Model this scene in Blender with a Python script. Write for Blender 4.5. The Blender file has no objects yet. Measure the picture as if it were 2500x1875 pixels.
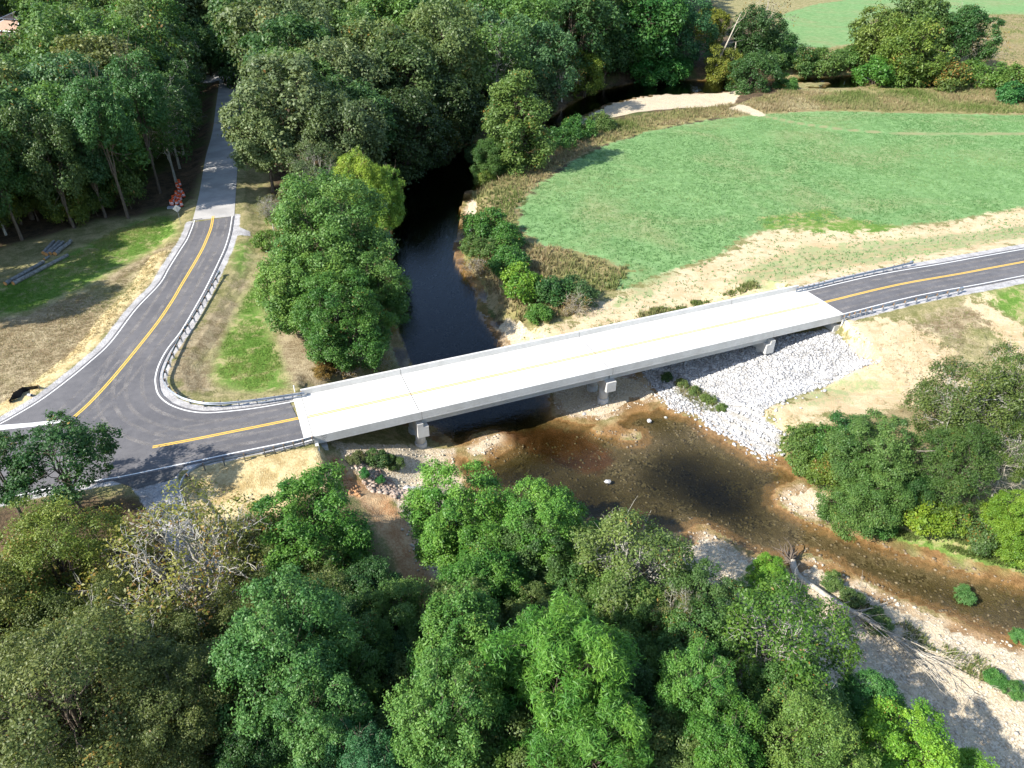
import bpy, bmesh, math, random, time
import numpy as np
from mathutils import Vector, Matrix
from mathutils.geometry import tessellate_polygon

T0 = time.time()
scene = bpy.context.scene
col = scene.collection
random.seed(7)
RNG = np.random.default_rng(7)

# ------------------------------------------------------------------ camera, sky, sun, exposure
CAM_H, PITCH, HFOV = 46.44, 0.5994, math.radians(70.5)
cd = bpy.data.cameras.new("camera")
cam = bpy.data.objects.new("camera", cd)
col.objects.link(cam)
cam.location = (0, 0, CAM_H)
cam.rotation_euler = (math.pi / 2 - PITCH, 0, 0)
cd.sensor_fit = 'HORIZONTAL'
cd.angle = HFOV
cd.clip_start = 0.5
cd.clip_end = 8000
scene.camera = cam

SUN_AZ, SUN_EL = math.radians(30), math.radians(38)      # direction the light travels, height of the sun
world = bpy.data.worlds.new("World")
scene.world = world
world.use_nodes = True
wn = world.node_tree
bg = wn.nodes["Background"]
sky = wn.nodes.new("ShaderNodeTexSky")
sky.sky_type = 'NISHITA'
sky.sun_disc = False
sky.sun_elevation = SUN_EL
sky.sun_rotation = math.radians(240)
sky.air_density = 1.0
sky.dust_density = 0.6
wn.links.new(sky.outputs[0], bg.inputs[0])
bg.inputs[1].default_value = 0.125
sl = bpy.data.lights.new("sun", 'SUN')
sl.energy = 4.6
sl.angle = math.radians(0.53)
sl.color = (1.0, 0.95, 0.87)
sun = bpy.data.objects.new("sun", sl)
col.objects.link(sun)
ldir = Vector((math.cos(SUN_AZ) * math.cos(SUN_EL), math.sin(SUN_AZ) * math.cos(SUN_EL), -math.sin(SUN_EL)))
sun.rotation_euler = ldir.to_track_quat('-Z', 'Y').to_euler()
sun.location = (-60, -30, 90)
scene.view_settings.view_transform = 'Standard'
scene.view_settings.look = 'None'
scene.view_settings.gamma = 1.0
scene.view_settings.use_curve_mapping = False
scene.view_settings.exposure = 1.25
cy = scene.cycles
cy.max_bounces = 6
cy.diffuse_bounces = 3
cy.glossy_bounces = 2
cy.transmission_bounces = 4
cy.volume_bounces = 0
cy.transparent_max_bounces = 8
cy.caustics_reflective = False
cy.caustics_refractive = False
cy.sample_clamp_indirect = 6

# ------------------------------------------------------------------ small helpers
def link(o, parent=None):
    col.objects.link(o)
    if parent is not None:
        o.parent = parent
    return o

def tag(o, label=None, cat=None, group=None, kind=None):
    if label: o["label"] = label
    if cat: o["category"] = cat
    if group: o["group"] = group
    if kind: o["kind"] = kind
    return o

def empty(name, loc=(0, 0, 0), rz=0.0):
    o = bpy.data.objects.new(name, None)
    o.location = loc
    o.rotation_euler = (0, 0, rz)
    o.empty_display_size = 0.3
    return link(o)

def mesh_np(name, V, F, mats=None, smooth=False, attrs=None, mi=None):
    """V (n,3); F (m,k) array with one k, or list of such arrays"""
    me = bpy.data.meshes.new(name)
    V = np.asarray(V, np.float32)
    Fs = F if isinstance(F, list) else [F]
    Fs = [np.asarray(f, np.int32) for f in Fs if len(f)]
    me.vertices.add(len(V))
    me.vertices.foreach_set("co", V.ravel())
    nl = sum(f.size for f in Fs)
    npoly = sum(len(f) for f in Fs)
    me.loops.add(nl)
    me.loops.foreach_set("vertex_index", np.concatenate([f.ravel() for f in Fs]))
    me.polygons.add(npoly)
    tot = np.concatenate([np.full(len(f), f.shape[1], np.int32) for f in Fs])
    st = np.concatenate([[0], np.cumsum(tot)[:-1]]).astype(np.int32)
    me.polygons.foreach_set("loop_start", st)
    me.polygons.foreach_set("loop_total", tot)
    if smooth:
        me.polygons.foreach_set("use_smooth", np.ones(npoly, bool))
    if mi is not None:
        me.polygons.foreach_set("material_index", np.asarray(mi, np.int32))
    me.update(calc_edges=True)
    if attrs:
        for k, (dom, arr) in attrs.items():
            a = me.attributes.new(k, 'FLOAT', dom)
            a.data.foreach_set("value", np.asarray(arr, np.float32))
    for m in (mats or []):
        me.materials.append(m)
    return me

def obj(name, me, parent=None, loc=None, rz=0.0):
    o = bpy.data.objects.new(name, me)
    link(o, parent)
    if loc is not None: o.location = loc
    if rz: o.rotation_euler = (0, 0, rz)
    return o

def bm_obj(name, bm, mat, parent=None, smooth=False, bevel=0):
    if bevel:
        bmesh.ops.bevel(bm, geom=[e for e in bm.edges if e.calc_face_angle(0) > 0.5], offset=bevel, segments=1, affect='EDGES')
    bmesh.ops.recalc_face_normals(bm, faces=bm.faces)
    me = bpy.data.meshes.new(name)
    bm.to_mesh(me); bm.free()
    if smooth:
        for p in me.polygons: p.use_smooth = True
    me.materials.append(mat)
    return obj(name, me, parent)

def bx(bm, x0, x1, y0, y1, z0, z1):
    v = [bm.verts.new(p) for p in ((x0, y0, z0), (x1, y0, z0), (x1, y1, z0), (x0, y1, z0), (x0, y0, z1), (x1, y0, z1), (x1, y1, z1), (x0, y1, z1))]
    for f in ((3, 2, 1, 0), (4, 5, 6, 7), (0, 1, 5, 4), (1, 2, 6, 5), (2, 3, 7, 6), (3, 0, 4, 7)):
        bm.faces.new([v[i] for i in f])

def prism(bm, poly, axis, a, b):
    """poly: list of 2-D points; extruded along axis from a to b. axis 'x': (y,z) points; 'y': (x,z); 'z': (x,y)"""
    def P(p, c):
        return {'x': (c, p[0], p[1]), 'y': (p[0], c, p[1]), 'z': (p[0], p[1], c)}[axis]
    A = [bm.verts.new(P(p, a)) for p in poly]
    B = [bm.verts.new(P(p, b)) for p in poly]
    bm.faces.new(A[::-1]); bm.faces.new(B)
    n = len(poly)
    for i in range(n):
        bm.faces.new((A[i], A[(i + 1) % n], B[(i + 1) % n], B[i]))

def lathe(bm, prof, seg=16, cx=0, cy=0):
    rings = []
    for r, z in prof:
        rings.append([bm.verts.new((cx + r * math.cos(2 * math.pi * k / seg), cy + r * math.sin(2 * math.pi * k / seg), z)) for k in range(seg)])
    for a, b in zip(rings, rings[1:]):
        for k in range(seg):
            bm.faces.new((a[k], a[(k + 1) % seg], b[(k + 1) % seg], b[k]))
    bm.faces.new(rings[0][::-1]); bm.faces.new(rings[-1])

class Tubes:
    """collects tapered tubes as numpy arrays"""
    def __init__(s): s.V = []; s.F = []; s.n = 0
    def add(s, P, R, sides=5):
        P = np.asarray(P, float); R = np.asarray(R, float)
        T = np.gradient(P, axis=0); T /= np.linalg.norm(T, axis=1)[:, None] + 1e-9
        ref = np.where(np.abs(T[:, 2:3]) > 0.9, np.array([[1., 0, 0]]), np.array([[0, 0, 1.]]))
        ref = ref[:1].repeat(len(P), 0)
        U = np.cross(T, ref); U /= np.linalg.norm(U, axis=1)[:, None] + 1e-9
        W = np.cross(T, U)
        an = np.arange(sides) * 2 * np.pi / sides
        ring = P[:, None] + R[:, None, None] * (np.cos(an)[None, :, None] * U[:, None] + np.sin(an)[None, :, None] * W[:, None])
        m = len(P)
        i = np.arange(m - 1)[:, None] * sides; k = np.arange(sides)[None]; k2 = (k + 1) % sides
        F = np.stack([i + k, i + k2, i + sides + k2, i + sides + k], -1).reshape(-1, 4) + s.n
        s.V.append(ring.reshape(-1, 3)); s.F.append(F); s.n += m * sides
        # end cap as one extra point
    def mesh(s, name, mats, smooth=True):
        return mesh_np(name, np.concatenate(s.V), np.concatenate(s.F), mats, smooth)

def catmull(P, step=1.0):
    P = np.asarray(P, float)
    Q = np.vstack([2 * P[0] - P[1], P, 2 * P[-1] - P[-2]])
    out = []
    for i in range(1, len(Q) - 2):
        p0, p1, p2, p3 = Q[i - 1], Q[i], Q[i + 1], Q[i + 2]
        n = max(1, int(np.linalg.norm(p2 - p1) / step))
        for t in np.arange(n) / n:
            out.append(0.5 * (2 * p1 + (p2 - p0) * t + (2 * p0 - 5 * p1 + 4 * p2 - p3) * t * t + (3 * p1 - p0 - 3 * p2 + p3) * t ** 3))
    out.append(P[-1])
    return np.array(out)

# ------------------------------------------------------------------ positions from image pixels: camera rays met with a level
FPX = 1250 / math.tan(HFOV / 2)
_cp, _sp = math.cos(PITCH), math.sin(PITCH)
def at(px, py, z):
    u = (px - 1250) / FPX; v = (937.5 - py) / FPX
    d = np.array([u, _cp + v * _sp, -_sp + v * _cp])
    k = (z - CAM_H) / d[2]
    return np.array([0, 0, CAM_H]) + k * d
def project(X):
    X = np.atleast_2d(np.asarray(X, float)) - np.array([0, 0, CAM_H])
    z = X[:, 1] * _cp - X[:, 2] * _sp
    z = np.where(z < 0.1, 0.1, z)
    up = X[:, 1] * _sp + X[:, 2] * _cp
    return np.c_[1250 + FPX * X[:, 0] / z, 937.5 - FPX * up / z], z
K = 2500 / 2212
def dd(x, y): return (x * K, y * K)
def z1(x, y): return (x / 2.592, y / 2.592)
def z3(x, y): return (1650 + x / 2.592, y / 2.592)
def z4(x, y): return (x / 2.592, 620 + y / 2.592)
def z5(x, y): return (825 + x / 2.592, 620 + y / 2.592)
def z6(x, y): return (1650 + x / 2.592, 620 + y / 2.592)
def z9(x, y): return (1650 + x / 2.592, 1235 + y / 2.592)
def r390(x, y): return (390 + x / 5.53, 400 + y / 5.53)
def r430(x, y): return (430 + x / 11.06, 650 + y / 11.06)
def r400(x, y): return (400 + x / 3.024, 1050 + y / 3.024)
def r17(x, y): return (1700 + x / 2.765, 600 + y / 2.765)
def line(f, pts, z): return np.array([at(*f(*p), z) for p in pts])
OUTLINE_PX = {}
def flat(f, pts, z):
    a = line(f, pts, z)[:, :2].copy(); OUTLINE_PX[id(a)] = (a, [f(*p) for p in pts]); return a

# ------------------------------------------------------------------ node helpers
def new_mat(name):
    m = bpy.data.materials.new(name)
    m.use_nodes = True
    nt = m.node_tree
    for n in list(nt.nodes): nt.nodes.remove(n)
    out = nt.nodes.new("ShaderNodeOutputMaterial")
    return m, nt, out
def N(nt, t, **kw):
    n = nt.nodes.new(t)
    for k, v in kw.items():
        if k.startswith("i_"): n.inputs[k[2:].replace("_", " ")].default_value = v
        else: setattr(n, k, v)
    return n
def L(nt, a, b): nt.links.new(a, b)
def noise(nt, vec, scale, detail=4, rough=0.55, dist=0.0):
    n = N(nt, "ShaderNodeTexNoise")
    n.inputs["Scale"].default_value = scale
    n.inputs["Detail"].default_value = detail
    n.inputs["Roughness"].default_value = rough
    n.inputs["Distortion"].default_value = dist
    if vec is not None: L(nt, vec, n.inputs["Vector"])
    return n.outputs["Fac"]
def math_(nt, op, a, b=None, c=None, clamp=False):
    n = N(nt, "ShaderNodeMath", operation=op, use_clamp=clamp)
    for i, x in enumerate((a, b, c)):
        if x is None: continue
        if isinstance(x, (int, float)): n.inputs[i].default_value = x
        else: L(nt, x, n.inputs[i])
    return n.outputs[0]
def maprange(nt, x, a, b, c=0.0, d=1.0, smooth=True):
    n = N(nt, "ShaderNodeMapRange", interpolation_type='SMOOTHSTEP' if smooth else 'LINEAR')
    L(nt, x, n.inputs[0])
    for i, v in enumerate((a, b, c, d)): n.inputs[i + 1].default_value = v
    return n.outputs[0]
def mixc(nt, fac, a, b, mode='MIX'):
    n = N(nt, "ShaderNodeMix", data_type='RGBA', blend_type=mode)
    for i, x in ((0, fac), (6, a), (7, b)):
        if isinstance(x, (int, float)): n.inputs[i].default_value = x
        elif isinstance(x, tuple): n.inputs[i].default_value = (*x[:3], 1)
        else: L(nt, x, n.inputs[i])
    return n.outputs[2]
def principled(nt, out, color, rough=0.8, bump=None, bump_s=0.3, bump_d=0.05, spec=0.3, metal=0.0):
    b = N(nt, "ShaderNodeBsdfPrincipled")
    if isinstance(color, tuple): b.inputs["Base Color"].default_value = (*color, 1)
    else: L(nt, color, b.inputs["Base Color"])
    if isinstance(rough, (int, float)): b.inputs["Roughness"].default_value = rough
    else: L(nt, rough, b.inputs["Roughness"])
    b.inputs["Specular IOR Level"].default_value = spec
    b.inputs["Metallic"].default_value = metal
    if bump is not None:
        bn = N(nt, "ShaderNodeBump")
        bn.inputs["Strength"].default_value = bump_s
        bn.inputs["Distance"].default_value = bump_d
        L(nt, bump, bn.inputs["Height"])
        L(nt, bn.outputs[0], b.inputs["Normal"])
    L(nt, b.outputs[0], out.inputs[0])
    return b
def pos(nt): return N(nt, "ShaderNodeNewGeometry").outputs["Position"]
def objco(nt): return N(nt, "ShaderNodeTexCoord").outputs["Object"]

def simple_mat(name, c1, c2, scale=3.0, rough=0.8, bump_s=0.25, bump_d=0.02, spec=0.3, metal=0.0, local=False, detail=5):
    m, nt, out = new_mat(name)
    v = objco(nt) if local else pos(nt)
    n1 = noise(nt, v, scale, detail, 0.6)
    n2 = noise(nt, v, scale * 7.3, 3, 0.6)
    f = maprange(nt, math_(nt, 'ADD', math_(nt, 'MULTIPLY', n1, 0.65), math_(nt, 'MULTIPLY', n2, 0.35)), 0.36, 0.64)
    principled(nt, out, mixc(nt, f, c1, c2), rough, n2, bump_s, bump_d, spec, metal)
    return m

M = {}
def build_materials():
    M['concrete'] = simple_mat("new_concrete", (0.56, 0.55, 0.52), (0.47, 0.46, 0.43), 0.5, 0.85, 0.2, 0.01)
    # deck: broom-finished concrete with slightly darker, dirtier left end and faint wheel paths
    m, nt, out = new_mat("deck_concrete")
    v = objco(nt)
    sx = N(nt, "ShaderNodeMapping"); L(nt, v, sx.inputs[0]); sx.inputs["Scale"].default_value = (0.25, 1.5, 1)
    n1 = noise(nt, sx.outputs[0], 1.0, 5)
    n2 = noise(nt, v, 0.35, 5)
    n3 = noise(nt, v, 9, 2)
    f = maprange(nt, math_(nt, 'ADD', math_(nt, 'MULTIPLY', n1, 0.5), math_(nt, 'MULTIPLY', n2, 0.5)), 0.38, 0.68)
    c = mixc(nt, f, (0.565, 0.55, 0.515), (0.62, 0.61, 0.58))
    principled(nt, out, c, 0.85, n3, 0.15, 0.01)
    M['deck'] = m
    M['joint'] = simple_mat("joint_seal", (0.06, 0.06, 0.06), (0.12, 0.11, 0.1), 4)
    M['steel'] = simple_mat("galvanised_steel", (0.34, 0.37, 0.41), (0.22, 0.25, 0.29), 1.2, 0.42, 0.1, 0.005, 0.5, 0.6)
    M['wood_post'] = simple_mat("treated_timber", (0.24, 0.14, 0.06), (0.16, 0.09, 0.04), 5)
    M['white_paint'] = simple_mat("white_road_paint", (0.74, 0.74, 0.72), (0.62, 0.62, 0.6), 2.0, 0.6, 0.1, 0.004)
    M['yellow_paint'] = simple_mat("yellow_road_paint", (0.80, 0.50, 0.07), (0.70, 0.42, 0.06), 2.0, 0.6, 0.1, 0.004)
    M['yellow_deck'] = simple_mat("yellow_paint_on_concrete", (0.58, 0.36, 0.05), (0.56, 0.37, 0.08), 1.2, 0.6, 0.1, 0.004)  # same paint as the road lines, colour deepened against the bright exposure
    # asphalt: dark, dusty patches, fine aggregate
    m, nt, out = new_mat("asphalt")
    v = pos(nt)
    n1 = noise(nt, v, 0.12, 5, 0.6, 0.4)
    n2 = noise(nt, v, 1.1, 4, 0.65)
    n3 = noise(nt, v, 14, 3, 0.6)
    f = maprange(nt, math_(nt, 'ADD', math_(nt, 'MULTIPLY', n1, 0.6), math_(nt, 'MULTIPLY', n2, 0.4)), 0.35, 0.68)
    c = mixc(nt, f, (0.070, 0.069, 0.076), (0.125, 0.12, 0.124))
    c = mixc(nt, maprange(nt, n3, 0.45, 0.75), c, (0.16, 0.155, 0.15))
    spots = noise(nt, v, 0.7, 2)
    c = mixc(nt, maprange(nt, spots, 0.72, 0.8), c, (0.28, 0.25, 0.21))
    principled(nt, out, c, 0.85, n3, 0.25, 0.01)
    M['asphalt'] = m
    M['patch_asphalt'] = simple_mat("patched_asphalt", (0.05, 0.05, 0.054), (0.10, 0.098, 0.095), 1.2)
    # old chip-sealed road
    m, nt, out = new_mat("old_pavement")
    v = pos(nt)
    n1 = noise(nt, v, 0.25, 5); n3 = noise(nt, v, 10, 3)
    c = mixc(nt, maprange(nt, n1, 0.35, 0.65), (0.30, 0.29, 0.275), (0.40, 0.385, 0.36))
    c = mixc(nt, maprange(nt, n3, 0.5, 0.8), c, (0.2, 0.19, 0.18))
    principled(nt, out, c, 0.9, n3, 0.2, 0.01)
    M['old_pavement'] = m
    M['tyre'] = None
    m, nt, out = new_mat("dusty_tyre_track")
    v = pos(nt)
    n1 = noise(nt, v, 0.5, 5, 0.65); n2 = noise(nt, v, 5, 4, 0.7)
    a = maprange(nt, math_(nt, 'ADD', math_(nt, 'MULTIPLY', n1, 0.6), math_(nt, 'MULTIPLY', n2, 0.4)), 0.38, 0.64, 0.0, 0.75)
    d = N(nt, "ShaderNodeBsdfDiffuse"); d.inputs[0].default_value = (0.24, 0.225, 0.215, 1)
    t = N(nt, "ShaderNodeBsdfTransparent")
    mx = N(nt, "ShaderNodeMixShader"); L(nt, a, mx.inputs[0]); L(nt, t.outputs[0], mx.inputs[1]); L(nt, d.outputs[0], mx.inputs[2])
    L(nt, mx.outputs[0], out.inputs[0])
    M['tyre'] = m
    M['limestone'] = simple_mat("limestone", (0.52, 0.515, 0.51), (0.25, 0.247, 0.245), 1.3, 0.9, 0.4, 0.03)
    M['river_stone'] = simple_mat("river_stone", (0.50, 0.45, 0.37), (0.34, 0.28, 0.2), 2.2, 0.85, 0.3, 0.02)
    M['rubble'] = simple_mat("brown_rubble", (0.40, 0.33, 0.27), (0.22, 0.15, 0.11), 1.2, 0.9, 0.3, 0.02)
    M['wet_stone'] = simple_mat("wet_river_stone", (0.27, 0.21, 0.14), (0.10, 0.07, 0.04), 1.5, 0.6, 0.3, 0.02)
    M['clay_stone'] = simple_mat("red_clay_lumps", (0.42, 0.22, 0.1), (0.30, 0.17, 0.09), 2.2, 0.9, 0.3, 0.02)
    M['bark'] = simple_mat("grey_brown_bark", (0.15, 0.12, 0.09), (0.08, 0.062, 0.048), 3, 0.9, 0.5, 0.03, local=True)
    M['pale_bark'] = simple_mat("pale_sycamore_bark", (0.45, 0.43, 0.38), (0.26, 0.245, 0.20), 2.2, 0.8, 0.3, 0.02, local=True)
    M['dead_wood'] = simple_mat("weathered_wood", (0.43, 0.39, 0.32), (0.29, 0.25, 0.19), 3, 0.85, 0.3, 0.02, local=True)
    M['log_bark'] = simple_mat("mottled_log_bark", (0.28, 0.28, 0.26), (0.12, 0.11, 0.10), 2.6, 0.9, 0.5, 0.03)
    M['cut_wood'] = simple_mat("sawn_log_end", (0.46, 0.24, 0.09), (0.34, 0.17, 0.06), 6, 0.8)
    M['plastic_black'] = simple_mat("black_silt_fabric", (0.012, 0.012, 0.014), (0.022, 0.02, 0.022), 6, 0.7, 0.3, 0.02)
    M['orange'] = simple_mat("orange_plastic", (0.75, 0.10, 0.015), (0.66, 0.075, 0.012), 2, 0.45, 0.05, 0.004, 0.4, 0, True)
    M['reflective'] = simple_mat("white_reflective_band", (0.78, 0.78, 0.78), (0.7, 0.7, 0.7), 4, 0.4, 0.05, 0.004)
    M['rubber'] = simple_mat("black_rubber", (0.02, 0.02, 0.02), (0.035, 0.033, 0.03), 6, 0.8)
    M['grey_block'] = simple_mat("grey_slab", (0.33, 0.35, 0.37), (0.24, 0.25, 0.27), 3)
    M['sign_back'] = simple_mat("bare_aluminium", (0.55, 0.55, 0.54), (0.48, 0.48, 0.47), 2, 0.45, 0.05, 0.002, 0.5, 0.3)
    M['brick'] = simple_mat("dark_red_brick", (0.16, 0.07, 0.05), (0.10, 0.045, 0.035), 2)
    M['shingle'] = simple_mat("tan_shingles", (0.36, 0.24, 0.17), (0.28, 0.185, 0.135), 1.2)
    M['trim'] = simple_mat("white_trim", (0.78, 0.78, 0.76), (0.7, 0.7, 0.68), 2, 0.5)
    m, nt, out = new_mat("window_glass")
    principled(nt, out, (0.03, 0.04, 0.05), 0.08, spec=0.6)
    M['glass'] = m
    # foliage: the tree's own leaf colour, leaf-to-leaf variation, some leaves turned
    m, nt, out = new_mat("leaf")
    oi = N(nt, "ShaderNodeObjectInfo")
    ta = N(nt, "ShaderNodeAttribute", attribute_name="tint")
    tu = N(nt, "ShaderNodeAttribute", attribute_name="turn")
    k = maprange(nt, ta.outputs["Fac"], 0, 1, 0.60, 1.45, False)
    hv = N(nt, "ShaderNodeHueSaturation")
    L(nt, oi.outputs["Color"], hv.inputs["Color"])
    L(nt, k, hv.inputs["Value"])
    L(nt, maprange(nt, ta.outputs["Fac"], 0, 1, 0.53, 0.472, False), hv.inputs["Hue"])
    turned = mixc(nt, ta.outputs["Fac"], (0.17, 0.08, 0.025), (0.30, 0.22, 0.04))
    sel = math_(nt, 'GREATER_THAN', math_(nt, 'SUBTRACT', 1.0, oi.outputs["Alpha"]), tu.outputs["Fac"])
    c = mixc(nt, sel, hv.outputs[0], turned)
    pb = N(nt, "ShaderNodeBsdfPrincipled")
    L(nt, c, pb.inputs["Base Color"])
    pb.inputs["Roughness"].default_value = 0.5
    pb.inputs["Specular IOR Level"].default_value = 0.35
    tr = N(nt, "ShaderNodeBsdfTranslucent")
    L(nt, mixc(nt, 0.5, c, mixc(nt, 1.0, c, (1.3, 1.35, 0.5), 'MULTIPLY')), tr.inputs[0])
    mx = N(nt, "ShaderNodeMixShader"); mx.inputs[0].default_value = 0.34
    L(nt, pb.outputs[0], mx.inputs[1]); L(nt, tr.outputs[0], mx.inputs[2])
    L(nt, mx.outputs[0], out.inputs[0])
    M['leaf'] = m
    # grass blades: two attributes
    m, nt, out = new_mat("tall_grass_blades")
    ta = N(nt, "ShaderNodeAttribute", attribute_name="tint")
    cr = N(nt, "ShaderNodeValToRGB")
    L(nt, ta.outputs["Fac"], cr.inputs[0])
    e = cr.color_ramp.elements
    e[0].position = 0.0; e[0].color = (0.075, 0.13, 0.025, 1)
    e[1].position = 1.0; e[1].color = (0.38, 0.34, 0.20, 1)
    for p, c in ((0.35, (0.15, 0.19, 0.06, 1)), (0.6, (0.25, 0.24, 0.11, 1)), (0.8, (0.27, 0.20, 0.11, 1))):
        q = e.new(p); q.color = c
    d = N(nt, "ShaderNodeBsdfDiffuse"); L(nt, cr.outputs[0], d.inputs[0])
    tr = N(nt, "ShaderNodeBsdfTranslucent"); L(nt, cr.outputs[0], tr.inputs[0])
    mx = N(nt, "ShaderNodeMixShader"); mx.inputs[0].default_value = 0.3
    L(nt, d.outputs[0], mx.inputs[1]); L(nt, tr.outputs[0], mx.inputs[2]); L(nt, mx.outputs[0], out.inputs[0])
    M['blades'] = m
    # river water: clear skin with ripples over brown, light-absorbing water
    m, nt, out = new_mat("river_water")
    v = pos(nt)
    mp = N(nt, "ShaderNodeMapping"); L(nt, v, mp.inputs[0]); mp.inputs["Rotation"].default_value = (0, 0, 0.6); mp.inputs["Scale"].default_value = (0.5, 1.3, 1)
    n1 = noise(nt, mp.outputs[0], 2.2, 4, 0.6, 0.5)
    bn = N(nt, "ShaderNodeBump"); bn.inputs["Strength"].default_value = 0.4; bn.inputs["Distance"].default_value = 0.06
    L(nt, n1, bn.inputs["Height"])
    gl = N(nt, "ShaderNodeBsdfGlossy"); gl.inputs["Roughness"].default_value = 0.06; L(nt, bn.outputs[0], gl.inputs["Normal"])
    gl.inputs[0].default_value = (0.9, 0.92, 0.95, 1)
    tp = N(nt, "ShaderNodeBsdfTransparent")
    fr = N(nt, "ShaderNodeFresnel"); fr.inputs["IOR"].default_value = 1.33; L(nt, bn.outputs[0], fr.inputs["Normal"])
    bk = N(nt, "ShaderNodeNewGeometry").outputs["Backfacing"]
    mx = N(nt, "ShaderNodeMixShader"); L(nt, math_(nt, 'MULTIPLY', fr.outputs[0], math_(nt, 'SUBTRACT', 1.0, bk)), mx.inputs[0]); L(nt, tp.outputs[0], mx.inputs[1]); L(nt, gl.outputs[0], mx.inputs[2])
    L(nt, mx.outputs[0], out.inputs[0])
    va = N(nt, "ShaderNodeVolumeAbsorption")
    va.inputs[0].default_value = (0.42, 0.43, 0.22, 1)
    va.inputs[1].default_value = 1.7
    L(nt, va.outputs[0], out.inputs[1])
    M['water'] = m
build_materials()

# ------------------------------------------------------------------ site layout, most outlines traced from image pixels
ZW = -5.4                                                      # water level below the road
BTH = 0.38376                                                  # the bridge's bearing
BO = np.array([-19.885, 57.903])
BA = np.array([math.cos(BTH), math.sin(BTH)]); BN = np.array([-math.sin(BTH), math.cos(BTH)])
BJ = [0.0, 11.01, 33.99, 56.90, 67.9]                         # ends and joints along the bridge
BW = 8.5                                                       # clear width between the parapets
def bp(s, t): return BO + s * BA + t * BN

# edge lines of the new road (level 0)
wl_left = np.vstack([flat(r390, [(470, 765), (430, 880), (370, 1020), (280, 1160), (130, 1400), (0, 1620)], 0),
                     flat(z4, [(860, 350), (700, 560), (560, 690), (400, 820), (250, 930), (100, 1020), (0, 1075), (-160, 1150), (-420, 1265)], 0)])
wl_right = np.vstack([flat(r390, [(978, 705), (940, 930), (880, 1130), (800, 1310), (640, 1640)], 0),
                      flat(z4, [(1250, 310), (1150, 480), (1060, 600), (1010, 690), (985, 770), (985, 830), (1000, 885), (1040, 930), (1100, 965), (1200, 995), (1320, 1005), (1500, 990), (1650, 970), (1830, 938), (1892, 926)], 0)])
wl_bottom = flat(z4, [(-420, 1640), (-100, 1575), (150, 1520), (400, 1465), (600, 1435), (760, 1410), (1000, 1360), (1230, 1312), (1500, 1255), (1750, 1205), (1965, 1160)], 0)
yl_left = np.vstack([flat(r390, [(722, 705), (690, 870), (620, 1050), (560, 1180), (440, 1390), (290, 1640)], 0),
                     flat(z4, [(1100, 280), (1000, 430), (850, 620), (700, 800), (560, 950), (470, 1030)], 0)])
yl_right = flat(z4, [(965, 1222), (1200, 1178), (1500, 1118), (1700, 1078), (1925, 1032)], 0)
wl_left, wl_right, wl_bottom = catmull(wl_left, .8), catmull(wl_right, .6), catmull(wl_bottom, 1.5)
yl_left, yl_right = catmull(yl_left, .8), catmull(yl_right, 1.2)
def offset(P, d):
    T = np.gradient(P, axis=0); T /= np.linalg.norm(T, axis=1)[:, None] + 1e-9
    return P + d * np.c_[-T[:, 1], T[:, 0]]
# asphalt outline: beyond the white lines by 0.35 m
S0 = bp(-0.85, 4.25)
a_left = offset(wl_left, -0.35)      # travelling away from the far end the outside is on the right hand
a_right = offset(wl_right, 0.35)
a_bottom = offset(wl_bottom, -0.35)
asph = np.vstack([a_left[::-1], [bp(0, 0)[:2] * 0 + a_left[0]], a_right, [bp(-1.2, 9.0)], [bp(-1.2, 8.35)], [bp(-0.9, 8.35)], [bp(-0.9, 0.15)], a_bottom[::-1]])
far_end_l, far_end_r = a_left[0], a_right[0]
# road east of the bridge
RE = 68.75
yl_east = np.array([bp(RE, 4.25), *flat(r17, [(1350, 265), (1800, 185), (2212, 108)], 0)])
e_dir = yl_east[-1] - yl_east[1]; e_dir /= np.linalg.norm(e_dir)
yl_east = catmull(np.vstack([yl_east, yl_east[-1] + e_dir * 60]), 3)
E_HALF = 3.55
wl_east_n, wl_east_f = offset(yl_east, -E_HALF), offset(yl_east, E_HALF)
asph_e = np.vstack([offset(yl_east, -E_HALF - .45), offset(yl_east, E_HALF + .45)[::-1]])
# old grey road beyond the new asphalt
old_l = np.vstack([[far_end_l], flat(z1, [(1260, 1230), (1300, 1000), (1345, 830), (1368, 660), (1388, 520)], 0)])
old_r = np.vstack([[far_end_r], flat(z1, [(1500, 1100), (1514, 950), (1524, 830), (1518, 660), (1512, 520)], 0)])
ol_d = old_l[-1] - old_l[-3]; ol_d /= np.linalg.norm(ol_d)
old_l = catmull(np.vstack([old_l, old_l[-1] + ol_d * 90]), 3); old_r = catmull(np.vstack([old_r, old_r[-1] + ol_d * 90]), 3)
old_poly = np.vstack([old_l, old_r[::-1]])

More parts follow.
